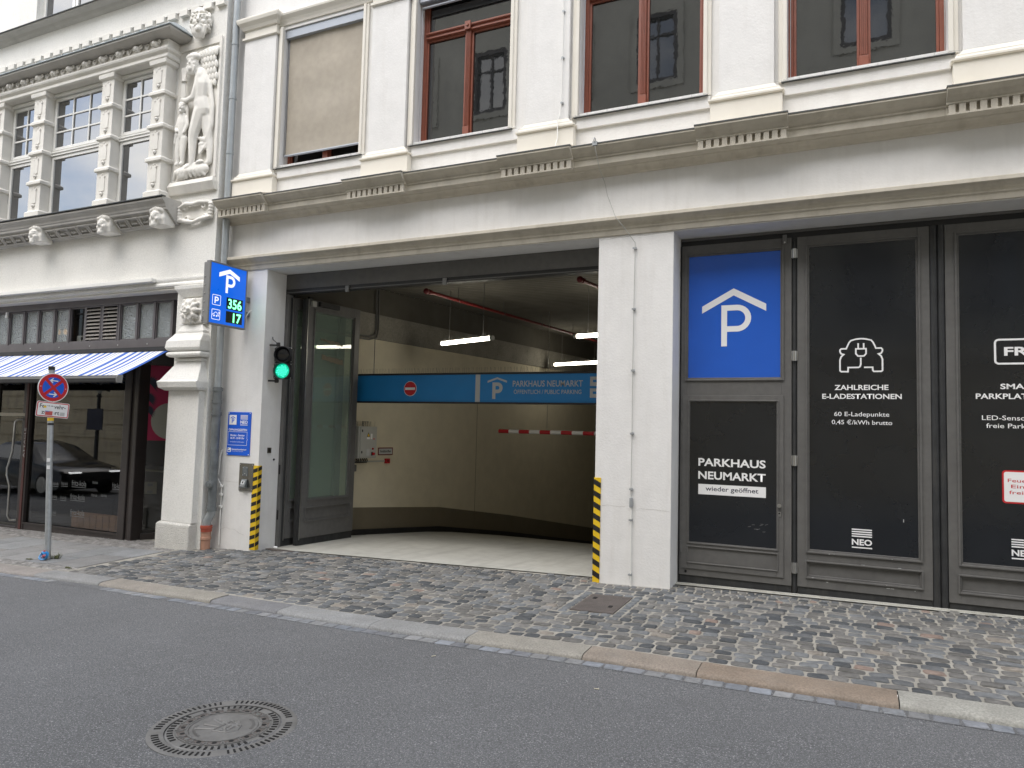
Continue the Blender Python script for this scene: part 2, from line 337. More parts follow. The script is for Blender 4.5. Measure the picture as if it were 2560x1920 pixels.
def pmark(x0, z0, h, w, t, O, U, V, N, th, m, parent):
    """letter P as stem + bowl strips in one mesh"""
    O, U, V, N = Vector(O), Vector(U), Vector(V), Vector(N); mb = MB(); Q = lambda p: O+U*p[0]+V*p[1]+N*th
    mb.add([Q(p) for p in ((x0,z0),(x0+t,z0),(x0+t,z0+h),(x0,z0+h))], [(0,1,2,3)])
    r = h*.325; cz = z0+h-r; bx = x0+w-r
    path = [(x0+t,z0+h-t/2)]+[(bx+(r-t/2)*math.cos(R(a)), cz+(r-t/2)*math.sin(R(a))) for a in range(90,-91,-12)]+[(x0+t,z0+h-2*r+t/2)]
    n = len(path); vs = []
    for i, p in enumerate(path):
        a, b = path[max(i-1,0)], path[min(i+1,n-1)]; d = Vector((b[0]-a[0],b[1]-a[1],0)).normalized(); q = (-d.y,d.x)
        vs += [Q((p[0]+q[0]*t/2,p[1]+q[1]*t/2)), Q((p[0]-q[0]*t/2,p[1]-q[1]*t/2))]
    mb.add(vs, [(2*i,2*i+1,2*i+3,2*i+2) for i in range(n-1)])
    return mb.build('parking_letter', m, parent)
def neo(x0, x1, zt, O, m, parent, U=(1,0,0), V=(0,0,1), s=1.0):   # striped emblem with its word
    w = x1-x0; h = w*.066; N = Vector(U).cross(Vector(V))
    for i in range(4):
        z = zt-i*w*.124; shape([(x0,z),(x1,z),(x1,z-h),(x0,z-h)], O, U, V, N, .001, 'emblem_stripe', m, parent)
    text('NEO', x0, x1, zt-w*.87, w*.31, Vector(O)+N*.001, U, V, m, parent, .03)
    z = zt-w*.98; shape([(x0,z),(x1,z),(x1,z-h),(x0,z-h)], O, U, V, N, .001, 'emblem_stripe', m, parent)
# ground heights
def zx(x): return .026*x if -8 <= x <= 1 else (.026+.012*(x-1) if x > 1 else -.208+.016*(x+8))
def zp(x, y): return zx(x)+.02*min(y, 0)
def lerp_tab(tab, x):
    if x <= tab[0][0]: return tab[0][1]
    for (a, b), (c, d) in zip(tab, tab[1:]):
        if x <= c: return b+(d-b)*(x-a)/(c-a)
    return tab[-1][1]
KF = [(-40,-2.28),(-5.2,-2.28),(-4.32,-2.33),(-3.38,-2.365),(-1.28,-2.48),(2.1,-2.525),(40,-2.525)]
def ykf(x): return lerp_tab(KF, x)
def yki(x): return ykf(x)+.262
def zr(x, y):                        # road surface
    return zx(x)+.02*ykf(x)-.038+.012*min(2.6, max(0, ykf(x)-y))
# ================================================================== ground
def strip_mesh(xs, rows, zf):            # grid sheet: rows of y functions
    mb = MB(); n = len(xs)
    for yf in rows: mb.v += [Vector((x, yf(x), zf(x, yf(x)))) for x in xs]
    mb.f = [(j*n+i, j*n+i+1, (j+1)*n+i+1, (j+1)*n+i) for j in range(len(rows)-1) for i in range(n-1)]
    return mb
xs = [-60,-40,-25,-16,-12,-10,-8,-7,-6,-5.2,-4.32,-3.38,-2.4,-1.28,0,1,2.1,3,4,6,9,15,30]
strip_mesh(xs, [lambda x: ykf(x)+.05]+[lambda x, k=k: ykf(x)-k for k in (.3,1,2,2.6,3.5,5.2,6.4)], zr).build('road', 'asphalt', kind='structure')
strip_mesh(xs, [lambda x: ykf(x)-6.38, lambda x: -15], lambda x, y: zx(x)-.02+.02*min(0,ykf(x)) ).build('far_footway', 'mortar', kind='structure')
pave = strip_mesh(xs, [lambda x: yki(x)-.004, lambda x: -1.5, lambda x: -.7, lambda x: 0, lambda x: .46], lambda x, y: zp(x,y)-.0035).build('pavement', 'mortar', kind='structure')

# kerb stones
kerb = MB().box(-60,-12,-2.3,-2.02,-1.4,-.5).build('kerb', 'granite', color=(.26,.25,.24), kind='structure')
kj = [-12.2,-11,-9.8,-8.7,-7.55,-6.42,-5.22,-4.26,-3.36,-2.42,-1.28,-.29,.75,1.625,2.92,4.1,5.3,6.5,7.7]
kc = [(.27,.25,.235),(.25,.24,.23),(.27,.25,.23),(.26,.245,.23),(.27,.245,.225),(.25,.252,.25),(.285,.258,.222),(.275,.258,.222),(.185,.187,.195),(.27,.275,.275),(.26,.263,.26),
      (.29,.275,.24),(.27,.23,.19),(.25,.198,.152),(.34,.335,.30),(.27,.26,.25),(.25,.24,.23),(.26,.25,.24)]
for a, b, c in zip(kj, kj[1:], kc):
    mb = MB(); n = 6; h = random.uniform(-.004,.004)
    for i in range(n+1):
        x = a+.004+(b-a-.008)*i/n; yf = ykf(x)+random.uniform(-.003,.003); yi = yki(x)
        z = zp(x, yf)+h; k = random.uniform(-.002,.002)
        mb.v += [Vector(p) for p in ((x,yi,z-.12),(x,yi,z+.006+k),(x,yf+.06,z+.002+k),(x,yf+.022,z-.006),(x,yf+.003,z-.024),(x,yf-.006,z-.12))]
    mb.f = [(i*6+k, i*6+(k+1)%6, (i+1)*6+(k+1)%6, (i+1)*6+k) for i in range(n) for k in range(6)]+[tuple(range(6)), tuple(range(n*6,n*6+6))[::-1]]
    mb.build('kerb_stone', 'granite', kerb, True, ang=50, color=tuple(q*.80 for q in c))

# gutter row of flat setts
gut = strip_mesh([x*.5 for x in range(-26,18)], [lambda x: ykf(x)+.01, lambda x: ykf(x)-.122], lambda x,y: zr(x,y)+.003).build('gutter', 'asphalt', kind='structure')
def stone_mesh(seed, top=.0055, sq=.12, n=16):
    """unit stone: footprint -.5...5 with uneven rounded outline and a slightly domed uneven top"""
    rn = random.Random(seed); mb = MB(); rings = []
    base = []
    out = [(.5,-.33),(.5,0),(.5,.33),(.40,.48),(.2,.5),(-.2,.5),(-.40,.48),(-.5,.33),(-.5,0),(-.5,-.33),(-.40,-.48),(-.2,-.5),(.2,-.5),(.40,-.48)]; n = len(out)
    if sq < .1: out = [(.5,-.42),(.5,0),(.5,.42),(.46,.5),(.2,.5),(-.2,.5),(-.46,.5),(-.5,.42),(-.5,0),(-.5,-.42),(-.46,-.5),(-.2,-.5),(.2,-.5),(.46,-.5)]
    sk = rn.uniform(-.07,.07)
    for x, y in out: base.append((x*rn.uniform(.94,1.03)+y*sk, y*rn.uniform(.93,1.04)))
    tx, ty = rn.uniform(-.3,.3), rn.uniform(-.3,.3)
    for sc_, z in ((1,-.035),(1,-.008),(.95,.001),(.84,top*.85)):
        mb.v += [Vector((x*sc_, y*sc_, z+(x*tx+y*ty)*.02*(z > -.01)+rn.uniform(-.0012,.0012))) for x, y in base]
    mb.v.append(Vector((0,0,top+rn.uniform(-.002,.003))))
    for j in range(3): mb.f += [(j*n+i, j*n+(i+1)%n, (j+1)*n+(i+1)%n, (j+1)*n+i) for i in range(n)]
    mb.f += [(3*n+i, 3*n+(i+1)%n, 4*n) for i in range(n)]
    return mb
SM = [stone_mesh(k) for k in range(14)]
SME = [m.mesh('cobble', 'cobble', True, 60) for m in SM]
flat = [stone_mesh(50+k, .003, .05).mesh('gutter_sett', 'cobble', True, 60) for k in range(6)]
def tilt(x): return (0, -math.atan((zx(x+.1)-zx(x-.1))/.2), 0)
x = -7.4
while x < 7.5:
    w = random.uniform(.125,.165)
    g = random.uniform(.15,.23); c = random.choice([(g*.92,g*1.0,g*1.12),(g*.95,g,g*1.06),(g*.98,g,g*1.02),(g*.80,g*.84,g*.92)])
    xm = x+w/2; hide = -6.0 < xm < -5.0 or -3.98 < xm < -3.80
    if not hide: place('gutter_sett', random.choice(flat), gut, (xm, ykf(xm)-.062, zr(xm,ykf(xm)-.06)+.006), tilt(xm), (w-.014, .112, .6), c)
    x += w

# garage threshold region, gate threshold
def cobble_top(x):
    if -5.09 < x < 0: return .24
    if .87 < x < 8: return .30
    return -.012
def cobble_left(y): return -6.24
cells = []
y = None
row = 0; yrel = 0.0
while True:
    small = yrel > 2.02
    d = (.084 if small else .112)*random.uniform(.96,1.05)
    if yrel > 2.75: break
    x = -6.4+random.uniform(0,.12)
    while x < 6.4:
        w = random.uniform(.075,.115) if small else random.uniform(.115,.20)
        xm = x+w/2; ym = yki(xm)+.012+yrel+d/2+.012*math.sin(xm*1.3+row*.2)
        x += w
        if xm-w/2 < -6.26+.03*math.sin(row*2.1): continue
        if ym+d/2 > cobble_top(xm)+(.02 if cobble_top(xm) < 0 else 0): continue
        if xm < -5.88 and ym > -.36: continue
        zx0, zx1, zy0, zy1 = .07, .72, -1.355, -.47
        if xm+w/2 > zx0 and xm-w/2 < zx1 and ym+d/2 > zy0 and ym-d/2 < zy1:      # trim stones at the cover's edging
            cand = [(xm-w/2, zx0, ym-d/2, ym+d/2), (zx1, xm+w/2, ym-d/2, ym+d/2), (xm-w/2, xm+w/2, ym-d/2, zy0), (xm-w/2, xm+w/2, zy1, ym+d/2)]
            cand = [q for q in cand if q[1]-q[0] > .045 and q[3]-q[2] > .03]
            if not cand: continue
            q = max(cand, key=lambda q: (q[1]-q[0])*(q[3]-q[2])); cells.append(((q[0]+q[1])/2, (q[2]+q[3])/2, q[1]-q[0], q[3]-q[2], small)); continue
        cells.append((xm, ym, w, d, small))
    yrel += d; row += 1
cx0, cx1, cy0, cy1 = .18, .612, -1.25, -.56        # inspection cover and its edging of dark setts
for (x0, x1, ya, yb, nx, ny) in ((.075,.172,-1.34,-.49,1,8),(.62,.715,-1.34,-.49,1,8),(.18,.612,-.552,-.475,4,1),(.18,.612,-1.35,-1.258,4,1)):
    for i in range(nx):
        for j in range(ny):
            w, d = (x1-x0)/nx, (yb-ya)/ny; cells.append((x0+w*(i+.5), ya+d*(j+.5), w, d, 'dark'))
def cob_col(kind):
    t = random.random(); g = random.uniform(.085,.155)
    if kind == 'dark': g = random.uniform(.09,.14); return (g*.93,g,g*1.06)
    if t < .018: return (.20,.15,.125)
    if t < .04: return (.20,.18,.155)
    if t < .13: return (g*1.22,g*1.2,g*1.15)
    if t < .34: return (.055,.060,.065)
    if t < .68: return (g*1.03,g,g*.94)
    return (g*.95,g,g*1.04)
def inframe(x, y):
    v = Vector((x,y,zp(x,y)))-CAM; dz = v.dot(fwd)
    return dz > 0 and abs(v.dot(r2)/dz) < 1280/1795.5 and abs(v.dot(u2)/dz) < 960/1795.5
cells.sort(key=lambda c: ((0 if inframe(c[0],c[1]) else 1e3)+(Vector((c[0],c[1],0))-CAM).length-c[2]*4))
fv, ff, fc = [], [], []
for i, (x, y, w, d, kind) in enumerate(cells):
    col = cob_col(kind); k = random.randrange(14); rz = random.gauss(0,.03); z = zp(x,y)+random.gauss(0,.0025)
    sx, sy = w-.015, d-.014
    if i < 300:
        o = place('cobble', SME[k], pave, (x,y,z), (tilt(x)[0]+.02, tilt(x)[1], rz), (sx,sy,.9), col)
    else:
        c, s = math.cos(rz), math.sin(rz); b = len(fv); sl = (zx(x+.1)-zx(x-.1))/.2
        for p in SM[k].v:
            px, py = p.x*sx, p.y*sy; qx, qy = px*c-py*s, px*s+py*c
            fv.append((x+qx, y+qy, z+p.z*.9+sl*qx+.02*qy*(y<0)))
        ff += [tuple(q+b for q in f) for f in SM[k].f]; fc += [col]*len(SM[k].v)
me = bpy.data.meshes.new('cobble_field'); me.from_pydata(fv, [], ff)
ca = me.color_attributes.new('Col', 'FLOAT_COLOR', 'POINT')
ca.data.foreach_set('color', [q for c in fc for q in (*c, 1)])
me.polygons.foreach_set('use_smooth', [True]*len(me.polygons)); me.set_sharp_from_angle(angle=R(60)); me.materials.append(T['cobblev'])
tag(place('cobble_field', me, pave), kind='stuff')

# granite slabs of the footway on the left, with a strip of small setts along kerb and wall
slabs = []
for i in range(17):
    xa = -6.28-i*.56-(.07 if i % 2 else 0); xb = -6.28-(i+1)*.56-(.07 if (i+1) % 2 else 0)
    cut = [-1.80, (-1.05,-1.34,-.9)[i % 3], -.52]
    for ya, yb in zip(cut, cut[1:]): slabs.append((xb, xa, ya, yb))
for (xa, xb, ya, yb) in slabs:
    g = random.uniform(.16,.25); c = random.choice([(g,g*.99,g*.97),(g*.97,g,g*1.02),(g*1.04,g*.99,g*.92),(g*.98,g,g)])
    mb = MB().box(xa+.007,xb-.007,ya+.007,yb-.007,-.05,.005).warp(lambda p: (p.x,p.y,p.z+zp(p.x,p.y)))
    mb.build('paving_slab', 'granite', pave, bevel=.004, color=c)
fv, ff, fc = [], [], []
for ya, yb in ((-1.995,-1.81),(-.51,.10)):
    yy = ya
    while yy < yb-.04:
        x = -15.
        while x < -6.3:
            w = random.uniform(.055,.085)
            if not (x+w > -6.78 and yy > -.37):
                k = random.randrange(14); b = len(fv); g = random.uniform(.15,.26); xm = x+w/2; ym = yy+.033
                for p in SM[k].v: fv.append((xm+p.x*(w-.008), ym+p.y*.058, zp(xm,ym)+p.z*.7))
                ff += [tuple(q+b for q in f) for f in SM[k].f]; fc += [(g*1.04,g,g*.95)]*len(SM[k].v)
            x += w
        yy += .066
me = bpy.data.meshes.new('small_setts'); me.from_pydata(fv, [], ff)
ca = me.color_attributes.new('Col', 'FLOAT_COLOR', 'POINT'); ca.data.foreach_set('color', [q for c in fc for q in (*c, 1)])
me.materials.append(T['cobblev']); tag(place('small_setts', me, pave), kind='stuff')

# garage ramp floor
FP = [(.235,-.118),(.6,-.122),(1.9,-.135),(4.4,-.32),(6.9,-.69),(10.9,-1.37),(14.5,-2.0)]
def zfloor(x, y):
    k = max(0, 1-(y-.235)/3.2); return lerp_tab(FP, y)+k*(zx(max(-6,min(6,x)))+.122)
ys = [.235,.4,.6,1,1.4,1.9,2.5,3.2,4,4.8,5.6,6.4,7.5,9,11,14.5]
gx = [-5.9+i*.5 for i in range(25)]
strip_mesh(gx, [lambda x, k=k: k for k in ys], lambda x, y: zfloor(x,y)+.006).build('garage_floor', 'floor', kind='structure', smooth=True)
# stone sill and rubber strip in front of the closed gate
sill = strip_mesh([.872+i*.6 for i in range(11)], [lambda x: .300, lambda x: .345], lambda x,y: zx(x)+.016)
sill.add([(p.x,p.y,p.z-.06) for p in sill.v[:11]], []); nb = len(sill.v)-11
sill.f += [(i, i+1, nb+i+1, nb+i) for i in range(10)]
sill.build('gate_sill', 'floor', kind='structure')
MB().box(.88,6.4,.352,.372,.0,.045).build('sill_seal', 'rubber', kind='structure')
# worn drain strip at the left gate post
MB().box(-5.03,-4.55,.15,.23,-.14,-.108).build('drain_strip', 'ironrust', label='rusty narrow drain strip in front of the left gate post', cat='drain')

# round manhole cover in the road
mc = Vector((-.68,-4.69,0)); mc.z = zr(mc.x,mc.y)
man = thing('manhole_cover', 'round cast iron manhole cover with crest set in the asphalt road', 'manhole cover', mc)
MB().lathe([(.43,-.02),(.43,.0025),(.385,.004),(.385,-.02)], mc, 48).build('tar_collar', 'asphalt', man, True)
MB().lathe([(.385,-.05),(.387,.008),(.372,.011),(.318,.011),(.303,.009),(.302,-.05)], mc, 64).build('frame_ring', 'iron', man, True)
ringn = MB()
for i in range(72):
    t = 2*math.pi*i/72; m = Matrix.Translation(mc)@Matrix.Rotation(t,4,'Z')
    if i % 18 in (8,9): continue
    ringn.add(*[(q.v, q.f) for q in [MB().box(.326,.362,-.0052,.0052,.010,.0145).xf(m)]][0])
ringn.build('frame_notch_shade', 'hole', man, kind='stuff')  # raised blocks, coloured black for the shade of recessed notches
lid = MB().lathe([(.297,-.05),(.297,.004),(.292,.008),(.250,.008),(.249,.0095),(.185,.0095),(.182,.004),(.180,.002),(.176,.007),(.168,.0065),(.02,.0062),(.0,.0062)], mc, 64).build('lid', 'iron', man, True)
q = MB()
for i in range(52):
    if i % 13 in (11,12): continue
    m = Matrix.Translation(mc)@Matrix.Rotation(2*math.pi*i/52,4,'Z'); q.add(*[(b.v,b.f) for b in [MB().box(.257,.287,-.006,.006,.006,.0115).xf(m)]][0])
q.build('lid_notch_shade', 'hole', lid, kind='stuff')  # shade of the lid's sunken notches, put in as black blocks
for i in range(16):
    m = Matrix.Translation(mc)@Matrix.Rotation(2*math.pi*(i+.5)/16,4,'Z')
    big = i % 8 != 3
    q = MB()
    q.box(.197,.240,-.034,.034,.006,.0102)
    q.xf(m).build('pocket', 'ironrust', lid)
    q = MB()
    for a, b, c, d in ((.192,.199,-.037,.037),(.238,.245,-.037,.037),(.192,.245,-.041,-.034),(.192,.245,.034,.041)): q.box(a,b,c,d,.006,.0135)
    for yy in (-.022,.022): q.box(.222,.231,yy-.005,yy+.005,.009,.0132)
    q.xf(m).build('pocket_rim', 'iron', lid)
    if big: MB().lathe([(.013,.008),(.013,.0112),(0,.0112)], (.212,0,0), 14).xf(m).build('vent_hole', 'hole', lid)
    else: MB().lathe([(.013,.008),(.013,.0125),(.0,.0125)], (.215,0,0), 14).xf(m).build('bolt_cap', 'steel', lid)
cr = MB()                                # low relief crest in the middle of the lid, seen from the road
def crest(p, rr): cr.tube([(mc.x+a, mc.y+b, mc.z+.0065) for a, b in p], rr, 6)
crest([(-.02,-.07),(.07,-.05),(.10,.0),(.07,.055),(-.02,.07),(-.02,-.07)], .005)
crest([(.02,-.065),(.02,.065)], .004); crest([(.05,-.058),(.05,.06)], .004)
for k in range(9): cr.ball((mc.x+.03+.02*math.cos(k*2.3), mc.y-.045+.011*k, mc.z+.006), .012,.01,.006, 8, 5)
for a in (-.5,-.15,.2): crest([(-.02,a*.1),(-.07,a*.14),(-.115,a*.2)], [.006,.006,.009])
for k in range(12): cr.ball((mc.x-.06+random.uniform(-.03,.12), mc.y+random.uniform(.03,.1), mc.z+.006), .014,.009,.005, 8, 5)
cr.build('crest_relief', 'iron', lid, True, kind='stuff')
q = MB()
for a0, a1 in ((200,262),(20,75)):
    a = a0
    while a < a1:
        m = Matrix.Translation(mc)@Matrix.Rotation(R(a),4,'Z'); q.add(*[(b.v,b.f) for b in [MB().box(.145,.160,-.004,.004,.005,.0095).xf(m)]][0]); a += 5
q.build('worn_characters', 'iron', lid, kind='stuff')
man.scale = (1.06,1.06,1)
# rectangular cover in the cobbles
rc = thing('inspection_cover', 'rusty brown rectangular inspection cover set in the cobbles', 'cover', (.39,-.9,.0))
MB().box(cx0,cx1,cy0,cy1,-.04,.006).warp(lambda p: (p.x,p.y,p.z+zp(p.x,p.y))).build('plate', 'ironrust', rc)
q = MB(); n1, n2 = 26, 40
for i in range(n1):
    for j in range(n2):
        x = cx0+.014+(cx1-cx0-.028)*(i+.5)/n1; y = cy0+.014+(cy1-cy0-.028)*(j+.5)/n2; z = zp(x,y)+.008
        q.add([(x-.0055,y-.0055,z),(x+.0055,y-.0055,z),(x+.0055,y+.0055,z),(x-.0055,y+.0055,z),(x,y,z+.004)], [(0,1,4),(1,2,4),(2,3,4),(3,0,4)])
q.build('tread_studs', 'ironrust', rc, kind='stuff')
for x, y in ((.27,-.74),(.52,-1.02)): MB().box(x-.018,x+.018,y-.03,y+.03,-.02,.0135).warp(lambda p: (p.x,p.y,p.z+zp(p.x,p.y))).build('lifting_hole', 'hole', rc)
# ================================================================== right building (garage)
rb = thing('garage_building', 'cream plastered building with brown framed windows above the garage entrance', 'building', (0,0,0))
WIN = [(-4.97,-3.50),(-2.625,-1.205),(-.285,1.185),(2.055,3.525),(4.39,5.86)]
PIL = [(-5.69,-5.07),(-3.315,-2.73),(-.96,-.395),(1.36,1.93),(3.64,4.23)]
OPZ = 3.96
holes = [(-5.09,0,-1,OPZ),(.87,6.4,-1,OPZ)]+[(a,b,5.50,7.575) for a, b in WIN]
gxs = sorted({-5.952,9.}|{h[0] for h in holes}|{h[1] for h in holes}); gzs = [-.6,OPZ,5.50,7.575,12.5]
MB().grid(gxs, gzs, 0, .40, holes).build('wall', 'plaster', rb)
# string course over the openings
sp = [(0,4.19),(-.118,4.165),(-.122,4.16),(-.122,4.125),(-.112,4.118),(-.08,4.105),(-.052,4.085),(-.04,4.062),(-.046,4.056),(-.046,4.038),(-.03,4.03),(-.024,4.0),(-.018,3.972),(0,3.966)]
MB().prism(sp, 'x', -5.862, 9).build('string_course', 'cornice', rb, bevel=.002)
# main cornice with breaks over the pilasters
cp = [(0,5.085),(-.30,4.985),(-.315,4.965),(-.315,4.945),(-.275,4.905),(-.235,4.880),(-.215,4.862),(-.222,4.856),(-.222,4.842),(-.205,4.838),(-.205,4.765),(-.12,4.752),(-.115,4.742),(-.085,4.735),(-.06,4.715),(-.045,4.685),(0,4.68)]
cor = MB().prism(cp, 'x', -5.86, 9).build('cornice', 'cornice', rb, bevel=.002)
BRK = [(-5.87,-4.93),(-3.50,-2.56),(-1.185,-.255),(1.16,2.085),(3.475,4.40)]
bp_ = [(-.0,5.088),(-.355,4.99),(-.372,4.970),(-.372,4.948),(-.33,4.906),(-.29,4.882),(-.268,4.864),(-.275,4.857),(-.275,4.843),(-.225,4.839),(-.225,4.757),(-.10,4.752)]
tooth = MB().box(-.027,.027,-.268,-.2252,4.757,4.841).mesh('dentil', 'cornice')
for a, b in BRK:
    MB().prism(bp_, 'x', a, b).build('cornice_break', 'cornice', cor, bevel=.002)
    MB().box(a+.012,b-.012,-.272,-.2255,4.741,4.7568).build('dentil_strip', 'cornice', cor)
    n = 11
    for i in range(n): place('dentil', tooth, cor, (a+.045+(b-a-.09)*i/(n-1),0,0))
fl = MB()
prev = -5.86
for a, b in BRK:
    if a > prev: fl.box(prev,a,-.322,-.29,4.964,4.977)
    fl.box(a-.006,b+.006,-.379,-.34,4.969,4.983); prev = b
fl.box(prev,9,-.322,-.29,4.964,4.977); fl.build('flashing', 'flash', cor)
# upper storey: plinth, aprons, pilasters
for i, (a, b) in enumerate(PIL):
    p = MB().box(a,b,-.07,0,5.44,7.50).build('pilaster', 'plaster', rb, bevel=.004)
    MB().loft([(5.04,a-.085,b+.085,-.105,0),(5.315,a-.085,b+.085,-.105,0)]).build('pilaster_plinth', 'trim', p, bevel=.004)
    MB().loft([(5.316,a-.095,b+.095,-.118,0),(5.326,a-.105,b+.105,-.13,0),(5.346,a-.105,b+.105,-.13,0),(5.358,a-.075,b+.075,-.105,0),(5.378,a-.062,b+.062,-.098,0),
               (5.392,a-.062,b+.062,-.098,0),(5.40,a-.03,b+.03,-.088,0),(5.44,a-.002,b+.002,-.072,0)]).build('pilaster_base', 'trim', p)
    MB().loft([(7.50,a-.01,b+.01,-.082,0),(7.512,a-.03,b+.03,-.10,0),(7.545,a-.03,b+.03,-.10,0),(7.55,a-.005,b+.005,-.075,0),(7.655,a-.005,b+.005,-.075,0),(7.66,a-.03,b+.03,-.10,0),
               (7.70,a-.05,b+.05,-.12,0),(7.75,a-.09,b+.09,-.16,0),(7.79,a-.10,b+.10,-.17,0),(7.81,a-.10,b+.10,-.17,0),(7.83,a-.08,b+.08,-.15,0)]).build('pilaster_capital', 'trim', p)
edges = [-5.85]+[e for p in PIL for e in p]+[9]
for i in range(0, len(edges), 2):
    a, b = edges[i]+(.085 if i else 0), edges[i+1]-(.085 if i < len(edges)-2 else 0)
    if b-a < .2: continue
    MB().prism([(0,5.30),(-.032,5.30),(-.032,5.435),(-.012,5.44),(0,5.44)], 'x', a+.012, b-.012).build('apron_panel', 'plaster', rb)
    MB().prism([(0,7.63),(-.02,7.63),(-.03,7.66),(-.05,7.70),(-.085,7.75),(-.09,7.775),(-.05,7.79),(0,7.80)], 'x', a-.10, b+.10).build('architrave', 'trim', rb)
def rwindow(a, b, blind):
    z0, z1 = 5.50, 7.575; mid = (a+b)/2
    MB().prism([(a-.085,-.001),(a-.085,-.028),(a-.045,-.030),(a-.042,-.046),(a,-.046),(a,-.001)], 'z', 5.445, z1+.03).build('window_casing', 'trim', rb, bevel=.003)
    MB().prism([(b+.085,-.001),(b+.085,-.028),(b+.045,-.030),(b+.042,-.046),(b,-.046),(b,-.001)], 'z', 5.445, z1+.03).build('window_casing', 'trim', rb, bevel=.003)
    f = MB(); y0, y1 = .17, .245
    f.frame(a,b,z0,z1,.052,y0,y1)
    fr = f.build('window', 'winbrown', rb, bevel=.006)
    f = MB(); f.box(mid-.036,mid+.036,y0-.02,y1-.01,z0+.053,6.975)
    for k in (-.024,-.008,.008,.024): f.box(mid+k-.004,mid+k+.004,y0-.029,y0-.0195,z0+.18,6.95)
    f.box(mid-.045,mid+.045,y0-.035,y0-.0205,z0+.054,z0+.165)
    f.build('mullion', 'winbrown', fr, bevel=.003)
    f = MB(); f.prism([(y0,6.975),(y0-.03,6.985),(y0-.03,7.0),(y0-.012,7.008),(y0-.012,7.03),(y0-.04,7.045),(y0-.04,7.062),(y0,7.07),(y1-.01,7.07),(y1-.01,6.975)], 'x', a+.053, b-.053)
    f.box(mid-.042,mid+.042,y0-.058,y0-.0405,6.98,7.09)
    f.build('transom', 'winbrown', fr)
    MB().lathe([(.016,-.012),(.02,0),(.012,.0),(.008,-.006),(0,-.006)], (mid,y0-.06,7.035), 14, 'y').build('rosette', 'winbrown', fr, True)
    for (p0, p1, q0, q1) in ((a+.053,mid-.037,z0+.053,6.975),(mid+.037,b-.053,z0+.053,6.975),(a+.053,b-.053,7.07,z1-.053)):
        MB().box(p0,p1,.205,.211,q0,q1).build('pane', 'pane', fr)
        MB().frame(p0,p1,q0,q1,.028,.178,.204).build('sash', 'winbrown', fr, bevel=.004)
    s = MB().prism([(.165,5.475),(-.062,5.442),(-.066,5.433),(-.058,5.429),(-.058,5.437),(.165,5.469)], 'x', a-.055, b+.055).build('sill', 'flash', rb)
    q = MB(); n = 6
    for i in range(n): q.box(a+(b-a)*(i+.5)/n-.002,a+(b-a)*(i+.5)/n+.002,-.05,-.046,5.444,5.475)
    q.tube([(a-.12,-.03,5.46),(a-.02,-.048,5.462),(b+.02,-.048,5.462),(b+.12,-.03,5.46)], .0018, 5)
    q.build('bird_wire', 'steel', s)
    if blind:
        MB().box(a+.01,b-.01,.02,.16,7.445,z1-.006).build('blind_box', 'blindbox', fr, bevel=.004)
        zb = 5.675 if blind == 1 else 7.40
        if blind == 1:
            q = MB(); nx, nz = 12, 30; x0, x1 = a+.045, b-.03
            q.v = [Vector((x0+(x1-x0)*i/nx, .075+.006*math.sin(j*.55)*math.sin(math.pi*i/nx)+.004*math.sin(i*.9+j*.2), zb+(7.46-zb)*j/nz)) for j in range(nz+1) for i in range(nx+1)]
            q.f = [(j*(nx+1)+i, j*(nx+1)+i+1, (j+1)*(nx+1)+i+1, (j+1)*(nx+1)+i) for j in range(nz) for i in range(nx)]
            q.build('blind_fabric', 'blind', fr, True)
        MB().cyl((a+.03,.075,zb-.012),(b-.02,.075,zb-.012),.016).build('blind_bar', 'blindbox', fr, True)
        for x in (a+.028,b-.018): MB().cyl((x,.075,5.48),(x,.075,7.46),.004,n=6).build('guide_wire', 'steel', fr)
for i, (a, b) in enumerate(WIN): rwindow(a, b, 1 if i == 0 else 2)
for a, b in WIN: MB().box(a+.02,b-.02,.38,.39,5.51,7.57).build('room_backing', 'interior', rb)
# ---- garage interior shell
A8 = R(8); D8 = Vector((math.sin(A8), math.cos(A8), 0)); N8 = Vector((math.cos(A8), -math.sin(A8), 0)); W0 = Vector((-5.22,.42,0))
def wp(t, z, off=0): return W0+D8*t+N8*off+Vector((0,0,z))
def wallbox(t0, t1, zf0, zf1, o0, o1, n=1):
    mb = MB()
    for i in range(n):
        a, b = t0+(t1-t0)*i/n, t0+(t1-t0)*(i+1)/n
        P = [wp(a,zf0(a),o0),wp(b,zf0(b),o0),wp(b,zf0(b),o1),wp(a,zf0(a),o1),wp(a,zf1(a),o0),wp(b,zf1(b),o0),wp(b,zf1(b),o1),wp(a,zf1(a),o1)]
        mb.add(P, [(0,3,2,1),(4,5,6,7),(0,1,5,4),(2,3,7,6)]+([(3,0,4,7)] if i == 0 else [])+([(1,2,6,5)] if i == n-1 else []))
    return mb
def zfl(t): p = wp(t,0); return zfloor(p.x, p.y)
ct = lambda v: (lambda t: v)
wallbox(0, 14.2, ct(-2.4), ct(4.14), -.4, 0).build('side_wall', 'cream', rb)
wallbox(.02, 14, zfl, lambda t: zfl(t)+.47, 0.001, .006, 28).build('dado', 'dado', rb)
wallbox(.02, 14, lambda t: zfl(t)-.05, lambda t: zfl(t)+.10, 0.0065, .03, 28).build('skirting', 'black', rb)
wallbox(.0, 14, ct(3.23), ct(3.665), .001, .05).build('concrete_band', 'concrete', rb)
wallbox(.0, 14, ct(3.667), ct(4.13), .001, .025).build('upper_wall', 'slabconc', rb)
q = MB()
for i in range(18):
    for z in (3.35,3.55): q.cyl(wp(.9+i*.62,z,.049), wp(.9+i*.62,z,.054), .028, n=10)
q.build('formwork_marks', 'concrete', rb, kind='stuff')
